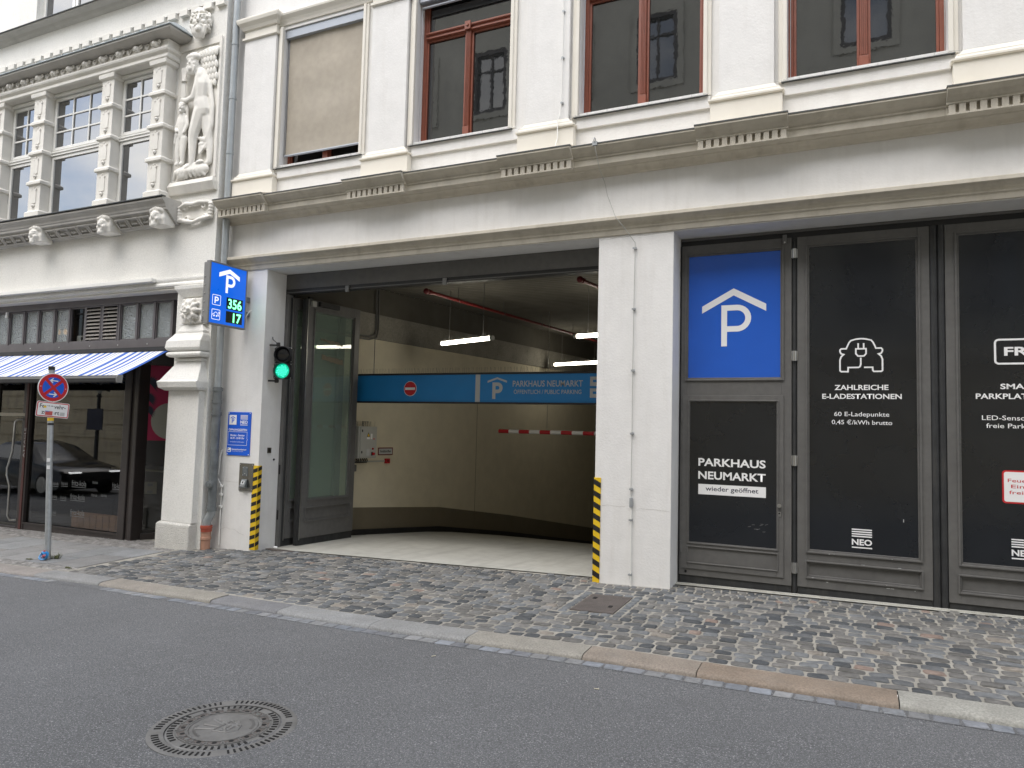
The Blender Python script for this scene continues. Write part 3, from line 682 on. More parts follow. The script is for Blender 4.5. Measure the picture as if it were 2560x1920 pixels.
ce = MB().box(-5.9,6.1,.62,14.3,4.14,4.3)
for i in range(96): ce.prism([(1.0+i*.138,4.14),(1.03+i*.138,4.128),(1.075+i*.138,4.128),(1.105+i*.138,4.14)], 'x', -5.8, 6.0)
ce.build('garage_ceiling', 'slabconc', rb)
MB().box(6.0,6.2,.4,14.3,-2.4,4.3).build('far_side_wall', 'cream', rb)
MB().box(-5.9,6.2,14.3,14.5,-2.6,4.3).build('end_wall', 'cream', rb)
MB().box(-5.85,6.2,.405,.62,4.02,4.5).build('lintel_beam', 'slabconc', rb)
MB().box(-5.088,-.002,.402,.46,3.735,3.955).build('header_panel', 'gate', rb)
MB().box(-5.86,-5.22,.405,.7,-.6,4.3).build('return_wall', 'cream', rb)
MB().box(.004,.866,.405,.6,-.3,4.2).build('pillar_back', 'plaster', rb)
# ================================================================== left building (carved oriel, shop)
lb = thing('shop_building', 'rough plastered building with carved stone bay window and ground floor shop', 'building', (-9,0,-.25))
LX0, LX1 = -17., -5.95
WU = [(-10.75,-8.75,8.80,10.6)]
lh = [(-17,-6.69,-2,3.74),(-11.3,-7.1,5.1,7.4)]+[(a,b,c,d) for a,b,c,d in WU]
MB().grid(sorted({LX0,LX1}|{h[0] for h in lh}|{h[1] for h in lh}), sorted({-.7,3.74,12.5}|{h[2] for h in lh if h[2]>0}|{h[3] for h in lh}), -.2, .15, lh).build('wall', 'rough', lb)
MB().box(-17,LX1,.152,.3,3.0,12.5).build('inner_wall', 'interior', lb)
# ledge and window of the second floor
MB().prism([(-.2,8.60),(-.27,8.62),(-.30,8.66),(-.38,8.675),(-.40,8.69),(-.40,8.715),(-.2,8.76)], 'x', -17, -6.2).build('upper_ledge', 'greystone', lb, bevel=.003)
MB().box(-17,-6.2,-.42,-.395,8.712,8.724).build('ledge_flashing', 'flash', lb)
def white_win(name, a, b, z0, z1, y, cols, rows, parent, w=.055, mw=.026):
    f = MB().frame(a,b,z0,z1,w,y,y+.06).build(name, 'winwhite', parent, bevel=.004)
    q = MB()
    xs_ = [a+w+(b-a-2*w)*i/cols for i in range(1,cols)]; zs_ = [z0+w+(z1-z0-2*w)*j/rows for j in range(1,rows)]
    for x in xs_: MB().box(x-mw/2,x+mw/2,y+.008,y+.045,z0+w,z1-w).build('glazing_bar', 'winwhite', f)
    for z in zs_:
        MB().box(a+w,b-w,y+.010,y+.043,z-mw/2,z+mw/2).build('glazing_bar', 'winwhite', f)
    X = [a+w]+xs_+[b-w]; Z = [z0+w]+zs_+[z1-w]
    for i in range(cols):
        for j in range(rows): MB().box(X[i],X[i+1],y+.026,y+.032,Z[j],Z[j+1]).build('pane', 'panebay', f)
    return f
a, b, z0, z1 = WU[0]
white_win('window', a, a+.9, z0, z1, -.08, 1, 2, lb, .07); white_win('window', a+.92, b, z0, z1, -.08, 1, 2, lb, .07)
# block frieze
blk = MB().box(-.088,.088,-.262,-.201,8.085,8.172).mesh('frieze_block', 'stone')
fz = MB().box(-17,-5.97,-.235,-.2005,8.173,8.20).build('frieze', 'rough', lb)
for i in range(24): place('frieze_block', blk, fz, (-6.06-i*.262,0,0))
# ---- oriel
ori = MB().prism([(-.2,5.10),(-.53,5.085),(-.55,5.07),(-.55,5.045),(-.515,5.02),(-.49,4.985),(-.485,4.955),(-.47,4.94),(-.47,4.91),(-.445,4.905),(-.27,4.735),(-.2,4.73)], 'x', -14, -6.72).build('oriel_sill', 'greystone', lb, bevel=.003)
MB().box(-14,-6.70,-.572,-.50,5.086,5.10).build('sill_flashing', 'flash', ori)
cof = MB()
cof.frame(-.09,.09,-.085,.085,.022,-.035,0); cof.box(-.042,.042,-.04,.04,-.028,0)
ang = math.atan2(.21,.17)
cofm = cof.mesh('coffer', 'greystone')
def slope_rot(): return (R(45.8),0,0)
CORB = [-11.68,-9.9,-8.15,-6.93]
for a, b in zip(CORB, CORB[1:]):
    n = 5 if b-a > 1.5 else 3
    for i in range(n):
        x = a+.2+(b-a-.4)*(i+.5)/n
        place('coffer', cofm, ori, (x,-.3575,4.820), slope_rot(), ((b-a-.4)/n/.19,1,1))
def face(mb, c, s, n=(0,-1,0)):          # a grotesque mask, looking along -y
    x, y, z = c
    mb.ball((x,y,z), .13*s,.11*s,.15*s); mb.ball((x,y-.10*s,z-.005*s), .028*s,.045*s,.05*s)
    mb.ball((x,y-.085*s,z+.055*s), .09*s,.035*s,.022*s)
    for k in (-1,1):
        mb.ball((x+k*.05*s,y-.095*s,z+.025*s), .024*s,.018*s,.016*s); mb.ball((x+k*.065*s,y-.075*s,z-.04*s), .04*s,.035*s,.035*s)
        mb.ball((x+k*.12*s,y-.02*s,z+.10*s), .05*s,.05*s,.045*s); mb.ball((x+k*.14*s,y-.01*s,z-.02*s), .04*s,.04*s,.07*s)
    mb.ball((x,y-.085*s,z-.085*s), .055*s,.03*s,.016*s); mb.ball((x,y-.075*s,z-.13*s), .05*s,.05*s,.05*s)
    for k in range(-2,3): mb.ball((x+k*.05*s,y-.04*s,z+.14*s-abs(k)*.012*s), .036*s,.05*s,.04*s)
    return mb
cb = MB().box(-.16,.16,-.46,-.25,4.68,4.905); face(cb, (0,-.43,4.80), .95)
cbm = cb.build('corbel_mask', 'stone', ori, voxel=.013, sm=1); cbm.location = (CORB[0],0,0)
for x in CORB[1:]: o = cbm.copy(); COL.objects.link(o); o.location = (x,0,0)
# bay piers
PX = [(-11.47,-11.14),(-10.27,-9.95),(-8.48,-8.19),(-7.275,-6.985)]
LED = [5.24,5.76,6.29,6.82,7.30]
for a, b in PX:
    rows = []
    m = MB().box(a,b,-.40,-.2,5.11,7.33)
    m.loft([(5.10,a-.035,b+.035,-.435,-.2),(5.24,a-.035,b+.035,-.435,-.2),(5.265,a-.004,b+.004,-.403,-.2)])
    for z in LED[1:4]: m.loft([(z-.05,a-.004,b+.004,-.403,-.2),(z-.035,a-.035,b+.035,-.435,-.2),(z+.01,a-.035,b+.035,-.435,-.2),(z+.04,a-.004,b+.004,-.403,-.2)])
    m.loft([(7.25,a-.004,b+.004,-.403,-.2),(7.275,a-.04,b+.04,-.44,-.2),(7.34,a-.045,b+.045,-.445,-.2)])
    p = m.build('bay_pier', 'stone', lb, bevel=.004)
    cx = (a+b)/2
    for z0, z1 in zip(LED, LED[1:]):
        o = MB(); zt = z1-.09; zb = z0+.10
        o.prism([(cx-.06,zb+.055),(cx-.06,zt-.05),(cx-.035,zt-.02),(cx,zt-.005),(cx+.035,zt-.02),(cx+.06,zt-.05),(cx+.06,zb+.055)], 'y', -.4095, -.4005)
        for k in (-1,1): o.box(cx+k*.055-.014,cx+k*.055+.014,-.416,-.4005,zt-.05,zt-.02)
        o.box(cx-.014,cx+.014,-.416,-.4005,zt-.012,zt+.012)
        o.ball((cx,-.412,zb+.01), .028,.024,.03, 10, 6)
        o.build('carved_panel', 'stone', p, True)
        d = MB(); d.prism([(cx-.05,zb+.012),(cx,zb+.058),(cx+.05,zb+.012),(cx,zb-.035)], 'y', -.4045, -.4006)
        d.build('stud_recess_shade', 'greystone', p)  # proud diamond, its darker stone colour paints the shade of a recess
# windows of the bay
cols = [2,3,2]
for (a0, a1), (b0, b1), nc in zip(PX, PX[1:], cols):
    a, b = a1+.035, b0-.035
    f = white_win('bay_window', a, b, 6.335, 7.27, -.255, nc, 3, lb)
    white_win('bay_window', a, b, 5.12, 6.235, -.255, 1, 1, lb)
    q = MB().prism([(-.2,7.28),(-.29,7.28),(-.30,7.30),(-.30,7.33),(-.27,7.335),(-.27,7.39),(-.25,7.40),(-.25,7.46),(-.2,7.46)], 'x', a-.03, b+.03).build('roller_box', 'winwhite', lb)
    MB().prism([(-.2,6.24),(-.275,6.24),(-.275,6.262),(-.262,6.27),(-.285,6.285),(-.285,6.305),(-.262,6.312),(-.275,6.33),(-.2,6.33)], 'x', a-.03, b+.03).build('transom_rail', 'winwhite', lb)
    MB().box(a-.034,a-.001,-.24,-.2,5.11,7.3).build('jamb', 'winwhite', lb); MB().box(b+.001,b+.034,-.24,-.2,5.11,7.3).build('jamb', 'winwhite', lb)
# bay entablature
def hip(pro, xa, xr, name, m, parent, bev=.003):       # moulding with a mitred right end returning to the wall
    mb = MB(); n = len(pro)
    for y, z in pro: mb.v.append(Vector((xa,y,z)))
    for y, z in pro: mb.v.append(Vector((xr+(-.2-y)*.75-.15,y,z)))
    for y, z in pro: mb.v.append(Vector((xr+(-.2-y)*.75-.15,-.2,z)))
    mb.f = [(i,i+1,i+1+n,i+n) for i in range(n-1)]+[(i+n,i+1+n,i+1+2*n,i+2*n) for i in range(n-1)]
    return mb.build(name, m, parent, bevel=bev)
ent = hip([(-.2,7.34),(-.43,7.342),(-.45,7.36),(-.45,7.40),(-.43,7.41),(-.43,7.43),(-.475,7.455),(-.485,7.48),(-.485,7.505),(-.45,7.52),(-.44,7.525),(-.44,7.64),(-.2,7.645)], -14, -6.95, 'entablature', 'stone', lb)
hip([(-.2,7.646),(-.50,7.648),(-.54,7.66),(-.60,7.69),(-.61,7.70),(-.61,7.725),(-.2,7.727)], -14, -6.85, 'bay_cornice', 'greystone', lb)
roof = hip([(-.2,7.728),(-.625,7.729),(-.632,7.735),(-.628,7.745),(-.52,7.82),(-.38,7.91),(-.235,7.985),(-.2,7.99)], -14, -6.84, 'bay_roof', 'lead', lb, 0)
for i in range(12):
    x = -7.35-i*.62; MB().tube([(x,-.63,7.75),(x-.06,-.525,7.826),(x-.12,-.385,7.916),(x-.16,-.235,7.99)], .010, 6).build('lead_seam', 'lead', roof, True)
sh = MB()
sh.ball((0,-.46,7.575), .062,.06,.055); sh.ball((0,-.505,7.575), .032,.03,.038)
for k in (-1,1): sh.torus((k*.082,-.475,7.60), .024, .012, 'y', 12, 6); sh.ball((k*.085,-.47,7.60), .014)
for k in (-.03,0,.03): sh.limb([(k*.5,-.515,7.60,.008),(k*1.4,-.495,7.535,.008)])
shm = sh.mesh('shell_ornament', 'stone', True, 60)
dt = MB(); dt.limb([(0,-.455,7.62,.014),(0,-.475,7.58,.018),(0,-.465,7.535,.006)])
for k in (-1,1): dt.limb([(k*.05,-.455,7.615,.012),(k*.035,-.465,7.575,.014),(k*.012,-.465,7.54,.008)])
dtm = dt.mesh('dart_ornament', 'stone', True, 60)
for i in range(13):
    place('shell_ornament', shm, ent, (-7.16-i*.415,0,0)); place('dart_ornament', dtm, ent, (-7.3675-i*.415,0,0))
def bust(m, c, s, rz, beard=True):      # head with brow, eyes, nose, cheeks, mouth; returns its local frame
    H = lambda x, y, z: c+Matrix.Rotation(R(rz),3,'Z')@Vector((x*s,y*s,z*s))
    def B(x, y, z, a, b, d): m.ball(H(x,y,z), a*s, b*s, d*s)
    def L(*pts): m.limb([tuple(H(*p[:3]))+(p[3]*s,) for p in pts])
    B(0,0,0,.155,.16,.195); L((0,-.165,.055,.016),(0,-.205,-.02,.028)); B(0,-.17,-.03,.045,.025,.018)
    for k in (-1,1):
        L((k*.025,-.165,.075,.016),(k*.09,-.14,.082,.016)); B(k*.058,-.148,.042,.026,.02,.016); B(k*.075,-.13,-.025,.042,.035,.04)
        L((k*.02,-.172,-.065,.017),(k*.075,-.15,-.095,.012)) if beard else None
    B(0,-.165,-.092,.04,.02,.012); B(0,-.15,-.14,.06,.05,.05)
    if beard:
        for k in range(-2,3): L((k*.055,-.125,-.10,.034),(k*.045,-.12,-.19,.032),(k*.03+.02,-.09,-.26,.018))
    return H
# ---- carved panel with figures on the corner strip
pan = MB().box(-6.93,-6.0,-.235,-.2005,7.50,7.60).box(-6.05,-6.0,-.235,-.2005,5.40,7.4998).box(-6.93,-6.05,-.212,-.2004,5.40,7.4996)
pan.loft([(5.20,-6.95,-5.98,-.25,-.2005),(5.32,-6.95,-5.98,-.30,-.2005),(5.395,-6.93,-6.0,-.27,-.2005)])
panel = pan.build('relief_panel', 'stone', lb, bevel=.004)
Y0 = -.27
m = MB(1.22)   # tall cloaked man, seen from the side, leaning over a sheaf
m.limb([(-6.36,Y0,6.62,.115),(-6.33,Y0-.01,6.86,.125),(-6.38,Y0-.02,7.02,.10),(-6.46,Y0-.02,7.12,.062)])       # trunk to neck
m.limb([(-6.34,Y0,6.58,.125),(-6.30,Y0+.01,6.46,.13)])
m.limb([(-6.34,Y0-.02,6.44,.115),(-6.44,Y0-.04,6.14,.088),(-6.46,Y0-.04,6.02,.074),(-6.47,Y0-.03,5.74,.052),(-6.47,Y0-.03,5.62,.042),(-6.56,Y0-.06,5.585,.036)])
m.limb([(-6.28,Y0+.03,6.42,.10),(-6.20,Y0+.03,6.1,.075),(-6.14,Y0+.03,5.86,.055),(-6.13,Y0+.02,5.64,.042),(-6.20,Y0,5.60,.035)])
m.limb([(-6.36,Y0-.08,7.0,.062),(-6.40,Y0-.10,6.80,.056),(-6.46,Y0-.10,6.67,.046),(-6.60,Y0-.10,6.64,.036),(-6.70,Y0-.09,6.67,.034)])
m.k = 1.; bust(m, Vector((-6.50,Y0-.09,7.20)), .70, 6); m.k = 1.12
m.torus((-6.50,Y0-.08,7.30), .105,.04,'z',14,8); m.ball((-6.49,Y0-.07,7.33), .10,.10,.055)                 # turban
m.limb([(-6.33,Y0,7.10,.04),(-6.20,Y0,6.86,.045),(-6.12,Y0,6.5,.04),(-6.12,Y0,6.2,.04),(-6.20,Y0-.01,5.98,.045),(-6.33,Y0-.02,6.02,.03)])
m.limb([(-6.16,Y0,6.2,.03),(-6.22,Y0-.01,5.93,.03),(-6.32,Y0-.02,5.93,.03)]); m.limb([(-6.14,Y0,6.1,.03),(-6.2,Y0-.01,5.86,.03),(-6.3,Y0-.02,5.88,.025)])
m.k = 1.
for k in range(5): m.limb([(-6.10-.012*k,Y0+.01,6.36-.03*k,.022),(-6.13-.02*k,Y0-.01,6.02-.035*k,.024),(-6.22-.02*k,Y0-.03,5.86-.02*k,.022),(-6.34,Y0-.02,5.92-.03*k,.016)])
m.warp(lambda p: (p.x,-.2+(p.y+.2)*0.66,p.z)); m.build('carved_man', 'stone', panel, voxel=.0105, sm=3)
m = MB()       # sheaf held in front of him
for k in range(6): m.limb([(-6.74+k*.018,Y0-.08,6.72,.011),(-6.71+k*.011,Y0-.10,6.98,.011),(-6.75+k*.024,Y0-.08,7.18,.014)])
m.torus((-6.68,Y0-.09,6.96), .045,.013,'z',12,6)
m.warp(lambda p: (p.x,-.2+(p.y+.2)*.66,p.z)); m.build('carved_sheaf', 'stone', panel, True, ang=70)
m = MB(1.12)   # feathered cape behind his shoulder
m.limb([(-6.42,Y0+.02,7.38,.045),(-6.25,Y0+.02,7.40,.055),(-6.08,Y0+.02,7.39,.05)])
for i in range(6):
    for j in range(6):
        x = -6.40+j*.066+.033*(i % 2); z = 7.34-i*.092
        if x > -6.07 or z < 7.30-.62*(j+1.6)/5.: continue
        m.ball((x,Y0+.015-.010*(5-i),z), .033,.03,.062, rot=Matrix.Rotation(R(-14),3,'Y'))
m.warp(lambda p: (p.x,-.2+(p.y+.2)*0.66,p.z)); m.build('feather_cape', 'stone', panel, True, ang=70)
m = MB(1.2)    # child standing in front
cxx = -6.72
m.limb([(cxx+.02,Y0-.05,6.10,.07),(cxx+.02,Y0-.05,6.30,.075),(cxx+.02,Y0-.05,6.42,.055)])
for k, ex in ((-1,0),(1,.0)): m.limb([(cxx+.02+k*.05,Y0-.05,6.05,.06),(cxx+.01+k*.055,Y0-.06,5.86,.046),(cxx+.01+k*.05,Y0-.05,5.68,.034),(cxx+k*.05,Y0-.085,5.655,.026)])
m.k = 1.; bust(m, Vector((cxx+.02,Y0-.08,6.54)), .46, 8, False); m.k = 1.1
for k in (-1,1): m.limb([(cxx+.02+k*.075,Y0-.05,6.60,.028),(cxx+.02+k*.085,Y0-.05,6.50,.03),(cxx+.02+k*.09,Y0-.04,6.42,.022)])
m.torus((cxx+.02,Y0-.06,6.60), .07,.022,'z',12,6); m.ball((cxx+.02,Y0-.06,6.625), .06,.06,.03)
m.limb([(cxx-.06,Y0-.05,6.38,.036),(cxx-.095,Y0-.08,6.22,.03),(cxx-.03,Y0-.13,6.17,.026)])
m.limb([(cxx+.10,Y0-.05,6.38,.036),(cxx+.14,Y0-.07,6.26,.03),(cxx+.10,Y0-.10,6.14,.024)])
m.limb([(cxx-.05,Y0-.12,6.12,.024),(cxx-.09,Y0-.10,6.0,.024)])
m.warp(lambda p: (p.x,-.2+(p.y+.2)*0.66,p.z)); m.build('carved_child', 'stone', panel, voxel=.009, sm=2)
m = MB()       # leaf cushion under their feet
for k in range(8):
    t = -1+k*.28; m.limb([(-6.46+.12*t,Y0-.02,5.62,.045),(-6.52+.26*t,Y0-.06,5.53,.045),(-6.50+.33*t,Y0-.03,5.44,.028)])
m.ball((-6.28,Y0-.01,5.53), .17,.09,.10); m.ball((-6.64,Y0-.01,5.50), .16,.08,.09); m.ball((-6.28,Y0-.06,5.64), .09,.05,.035)
m.warp(lambda p: (p.x,-.2+(p.y+.2)*0.66,p.z)); m.build('leaf_cushion', 'stone', panel, voxel=.011, sm=1)
m = MB()       # curly haired bearded head above, turned a little to the left
c = Vector((-6.42,-.30,7.85)); H = bust(m, c, 1., 22)
rn = random.Random(4)
for k in range(150):
    t = rn.uniform(R(-40),R(200)); e = rn.uniform(-1.0,.5)
    p = Vector((math.cos(t)*.178*math.cos(e), math.sin(e)*.17, math.sin(t)*.215*math.cos(e)+.01))
    if p.y < -.05 and p.z < .125 and abs(p.x) < .13: continue
    m.ball(H(*p), .025, n=6, m=5)
m.warp(lambda p: (p.x,-.2+(p.y+.2)*0.72,p.z)); m.build('carved_head', 'stone', lb, voxel=.0085, sm=0)
m = MB()       # scrolled cartouche below the panel
x0, x1, z0, z1, yy = -6.74, -5.99, 4.76, 5.01, -.225
m.box(x0+.08,x1-.08,-.225,-.19,z0+.02,z1-.02)
for x in (x0+.04,x1-.05):
    for dz in (0,.05,.1,.15,.2): m.ball((x,-.24,z0+.02+dz), .042,.045,.028)
m.limb([(x0+.08,-.25,z1-.02,.03),(x0+.2,-.27,z1+.01,.036),(x0+.36,-.27,z1-.01,.036),(x0+.48,-.26,z1+.015,.034),(x1-.08,-.25,z1,.03)])
m.limb([(x0+.06,-.25,z0+.03,.03),(x0+.2,-.265,z0-.01,.034),(x0+.36,-.25,z0-.03,.03),(x0+.5,-.265,z0-.005,.034),(x1-.06,-.25,z0+.02,.03)])
for x, z in ((x0+.16,z1-.03),(x1-.2,z1-.04),(x0+.2,z0+.03),(x1-.17,z0+.03)): m.torus((x,-.245,z), .038,.018,'y',12,6)
m.build('cartouche', 'stone', lb, voxel=.010, sm=1)
# ---- mouldings over the shop
MB().prism([(-.2,3.90),(-.25,3.895),(-.255,3.86),(-.24,3.83),(-.262,3.80),(-.262,3.775),(-.23,3.765),(-.225,3.745),(-.2,3.742)], 'x', -17, -5.96).build('shop_moulding', 'rough', lb, True)
MB().box(-17,-7.12,-.345,-.256,3.845,3.90).build('white_ledge', 'winwhite', lb, bevel=.004)
MB().prism([(-.2,3.742),(-.215,3.74),(-.235,3.72),(-.2,3.712),(-.05,3.71),(-.05,3.742)], 'x', -17, -6.70).build('lower_bead', 'trim', lb)
# ---- right pier
pr_ = MB()
def L_(rows): pr_.loft([(z,a,b,y,-.195) for z,a,b,y in rows])
L_([(.215,-6.665,-6.03,-.305),(2.16,-6.65,-6.01,-.305)])
L_([(2.16,-6.70,-5.985,-.34),(2.20,-6.77,-5.96,-.40),(2.29,-6.79,-5.955,-.42),(2.31,-6.76,-5.96,-.39),(2.60,-6.53,-6.03,-.27)])
L_([(2.60,-6.56,-6.01,-.30),(2.635,-6.56,-6.01,-.30)])
L_([(2.635,-6.50,-6.05,-.26),(2.66,-6.50,-6.05,-.26)])
L_([(2.66,-6.63,-5.97,-.35),(2.68,-6.66,-5.955,-.375),(2.71,-6.67,-5.953,-.38),(2.74,-6.64,-5.97,-.355)])
L_([(2.74,-6.60,-5.99,-.33),(2.76,-6.66,-5.955,-.375),(2.80,-6.685,-5.953,-.39),(2.90,-6.67,-5.953,-.38),(2.98,-6.60,-5.97,-.33),(3.02,-6.57,-5.99,-.31)])
L_([(3.02,-6.55,-6.0,-.30),(3.055,-6.55,-6.0,-.30),(3.155,-6.46,-6.08,-.255)])
L_([(3.155,-6.56,-6.0,-.25),(3.57,-6.56,-6.0,-.25)])
L_([(3.57,-6.50,-6.06,-.27),(3.69,-6.61,-5.97,-.33),(3.742,-6.62,-5.96,-.335)])
pier = pr_.build('corner_pier', 'rough', lb, bevel=.008)
MB().loft([(-.6,-6.73,-6.03,-.345,-.195),(.19,-6.73,-6.03,-.345,-.195),(.214,-6.69,-6.05,-.315,-.195)]).build('pier_plinth', 'coarse', pier, bevel=.02, seg=3)
m = MB(); c = Vector((-6.28,-.27,3.355))
m.box(-6.49,-6.07,-.285,-.2,3.17,3.55); m.ball(c+Vector((0,-.09,0)), .06,.05,.06)
for k in range(10):
    t = k*math.pi/5; d = Vector((math.cos(t),0,math.sin(t))); m.limb([tuple(c+d*.05+Vector((0,-.055,0)))+(.03,), tuple(c+d*.12+Vector((0,-.06,0)))+(.044,), tuple(c+d*.17+Vector((0,-.035,0)))+(.028,)])
for k in range(5):
    t = k*math.pi*2/5+.3; m.ball(c+Vector((.04*math.cos(t),-.125,.04*math.sin(t))), .026)
m.build('rosette', 'stone', pier, voxel=.011, sm=1)
# ---- shop front
SY = 0.0
shop = MB().box(-17,-6.70,SY-.06,SY+.04,3.60,3.711).build('fascia', 'shopgrey', lb, bevel=.004)
MB().box(-17,-6.70,SY-.055,SY+.05,2.86,2.995).build('transom_beam', 'shopgrey', shop, bevel=.004)
bars = [-13.0,-12.1,-11.65,-11.21,-10.765,-10.348,-9.91,-9.5,-9.073,-8.643,-8.224,-7.792,-7.386,-6.985]
for i, x in enumerate(bars):
    MB().box(x-.024,x+.024,SY-.045,SY+.03,2.996,3.599).build('transom_bar', 'shopgrey', shop, bevel=.003)
for i, (a, b) in enumerate(zip(bars, bars[1:])):
    a, b = a+.024, b-.024
    if i in (8,9):
        MB().frame(a,b,2.997,3.598,.018,SY-.05,SY+.01).build('vent_frame', 'shopgrey', shop)
        MB().box(a,b,SY+.06,SY+.07,2.997,3.598).build('vent_backing', 'hole', shop)
        for k in range(9):
            z = 3.045+k*.061; MB().prism([(SY-.052,z-.012),(SY-.052,z),(SY-.015,z+.028),(SY+.02,z+.034),(SY+.02,z+.026),(SY-.012,z+.018)], 'x', a+.018, b-.018).build('louver', 'louver', shop)
    else:
        MB().frame(a,b,2.997,3.598,.022,SY-.03,SY+.02).build('pane_frame', 'shopgrey', shop)
        MB().box(a+.022,b-.022,SY-.008,SY-.003,3.019,3.576).build('textured_pane', 'glass' if i == 7 else 'ribbed', shop)
for x in (-10.5,-9.7,-8.9,-8.2,-7.5): MB().ball((x,SY-.056,2.92), .012,.006,.012, 8, 5).build('screw_cap', 'steel', shop)
MB().box(-11.255,-11.215,-.08,-.046,3.50,3.60).build('sensor', 'winwhite', shop, bevel=.004)
MB().box(-9.36,-9.13,.02,.12,3.02,3.12).build('fan_unit', 'winwhite', shop, bevel=.006)
MB().cyl((-9.22,.017,3.07),(-9.22,.03,3.07),.03).build('fan_mouth', 'hole', shop)
for x in (-10.02,-9.83): MB().ball((x,.12,3.22), .045,.03,.05).build('hanging_bulb', 'warm', shop, True)
# shop window, door, corner post
G = lambda x: zx(x)
MB().box(-10.535,-10.395,SY-.05,SY+.07,-.32,2.858).build('door_post', 'shopwood', shop, bevel=.006)
MB().box(-10.50,-10.44,SY-.062,SY-.051,-.3,2.8).build('post_fillet', 'fillet', shop)
MB().box(-10.394,-7.96,SY-.04,SY+.06,-.30,-.125).build('window_rail', 'shopwood', shop, bevel=.006)
MB().box(-10.394,-7.96,SY-.055,SY-.041,-.145,-.118).build('rail_bead', 'shopwood', shop)
MB().box(-10.394,-7.96,SY-.04,SY+.06,2.72,2.858).build('window_head', 'shopwood', shop)
MB().box(-10.394,-7.96,SY+.0,SY+.008,-.124,2.719).build('shop_window', 'glass', shop)
po = MB().box(-7.958,-7.80,SY-.06,SY+.1,-.35,2.858).box(-7.799,-7.70,SY-.03,SY+.12,-.35,2.858).box(-7.699,-7.62,SY-.065,SY+.14,-.35,2.858)
po.build('corner_post', 'shopwood', shop, bevel=.01)
def sidebox(t0, t1, z0, z1, w0, w1):
    O = Vector((-7.64,.12,0)); D = Vector((.52,.86,0)).normalized(); N = Vector((D.y,-D.x,0)); mb = MB()
    pts = []
    for z in (z0,z1):
        for t, w in ((t0,w0),(t1,w0),(t1,w1),(t0,w1)): pts.append(O+D*t+N*w+Vector((0,0,z)))
    return mb.add(pts, [(0,3,2,1),(4,5,6,7),(0,1,5,4),(1,2,6,5),(2,3,7,6),(3,0,4,7)])
sidebox(0,1.2,-.3,-.10,-.05,.05).build('side_rail', 'shopwood', shop, bevel=.005); sidebox(0,1.2,2.6,2.86,-.05,.05).build('side_head', 'shopwood', shop)
sidebox(0.02,1.2,-.099,2.599,-.004,.004).build('side_window', 'glass', shop)
sidebox(1.2,1.34,-.3,2.86,-.05,.05).build('side_post', 'shopwood', shop)
MB().box(-7.6,-6.70,1.35,1.45,-.3,3.6).build('recess_back', 'interior', shop)
MB().box(-7.6,-6.70,.16,1.4,2.87,2.9).build('recess_ceiling', 'interior', shop)
# door leaf at the left
MB().frame(-11.45,-10.54,-.30,2.72,.085,SY-.03,SY+.04).build('door_frame', 'shopwood', shop, bevel=.006)
MB().box(-11.365,-10.625,SY+.0,SY+.008,-.215,2.635).build('door_glass', 'glass', shop)
MB().box(-11.44,-10.54,-.05,-.031,1.72,1.775).build('door_bar', 'brass', shop)
MB().tube([(-10.60,-.04,1.66),(-10.62,-.10,1.665),(-10.66,-.13,1.62),(-10.68,-.13,1.1),(-10.80,-.13,.80),(-10.80,-.13,.68),(-10.70,-.13,.50),(-10.70,-.13,-.02),(-10.68,-.10,-.10),(-10.60,-.04,-.10)], .017, 10).build('door_pull', 'steel', shop, True)
MB().box(-17,-11.46,SY-.03,SY+.05,-.5,.1).build('left_rail', 'shopwood', shop); MB().box(-17,-11.46,SY,SY+.008,.1,2.72).build('left_window', 'glass', shop)
MB().box(-17,-11.46,SY-.03,SY+.05,2.72,2.858).build('left_head', 'shopwood', shop)
text('ATTACLE', 0, .52, -.02, .045, (-10.466,-.064,1.0), (0,0,1), (-1,0,0), 'paleprint', shop, .01)
# decals on the shop glass
for a, b, z, h in ((-9.733,-9.563,.56,.055),(-9.487,-9.319,.575,.055),(-9.213,-8.843,.58,.09),(-8.686,-8.557,.636,.05),(-8.20,-7.98,.60,.08),(-9.741,-9.58,.34,.055),(-9.493,-9.332,.335,.06),(-9.23,-8.857,.355,.09),
                   (-8.696,-8.552,.43,.05),(-8.46,-8.319,.438,.05),(-9.729,-9.575,.075,.055),(-9.203,-8.846,.095,.09)):
    text('fritz-kola', a, b, z, h, (0,SY-.002,0), m='decal', parent=shop)
    if h > .05: shape([(a,z-.025),(b,z-.025),(b,z-.018),(a,z-.018)], (0,SY-.001,0), (1,0,0), (0,0,1), (0,-1,0), .001, 'decal_line', 'decal', shop)
# shop interior
it = MB().box(-17,-6.2,4.4,4.5,-.4,3.6).box(-17,-6.2,.1,4.4,3.45,3.5).box(-17,-6.2,.1,4.4,-.42,-.30).box(-6.68,-6.6,.16,4.4,-.4,3.5).box(-17.2,-17.0,-.1,4.5,-.8,3.6)
it.build('shop_room', 'interior', shop)
MB().box(-10.2,-8.1,1.5,2.2,-.3,.75).build('shop_counter', 'interior', shop); MB().box(-10.25,-8.05,1.45,2.25,.751,.79).build('counter_top', 'cardboard', shop)
for i in range(8): MB().box(-9.25+i*.16,-9.105+i*.16,.05,.17,-.12,.13).build('bench_block', 'brickpad', shop, bevel=.01)
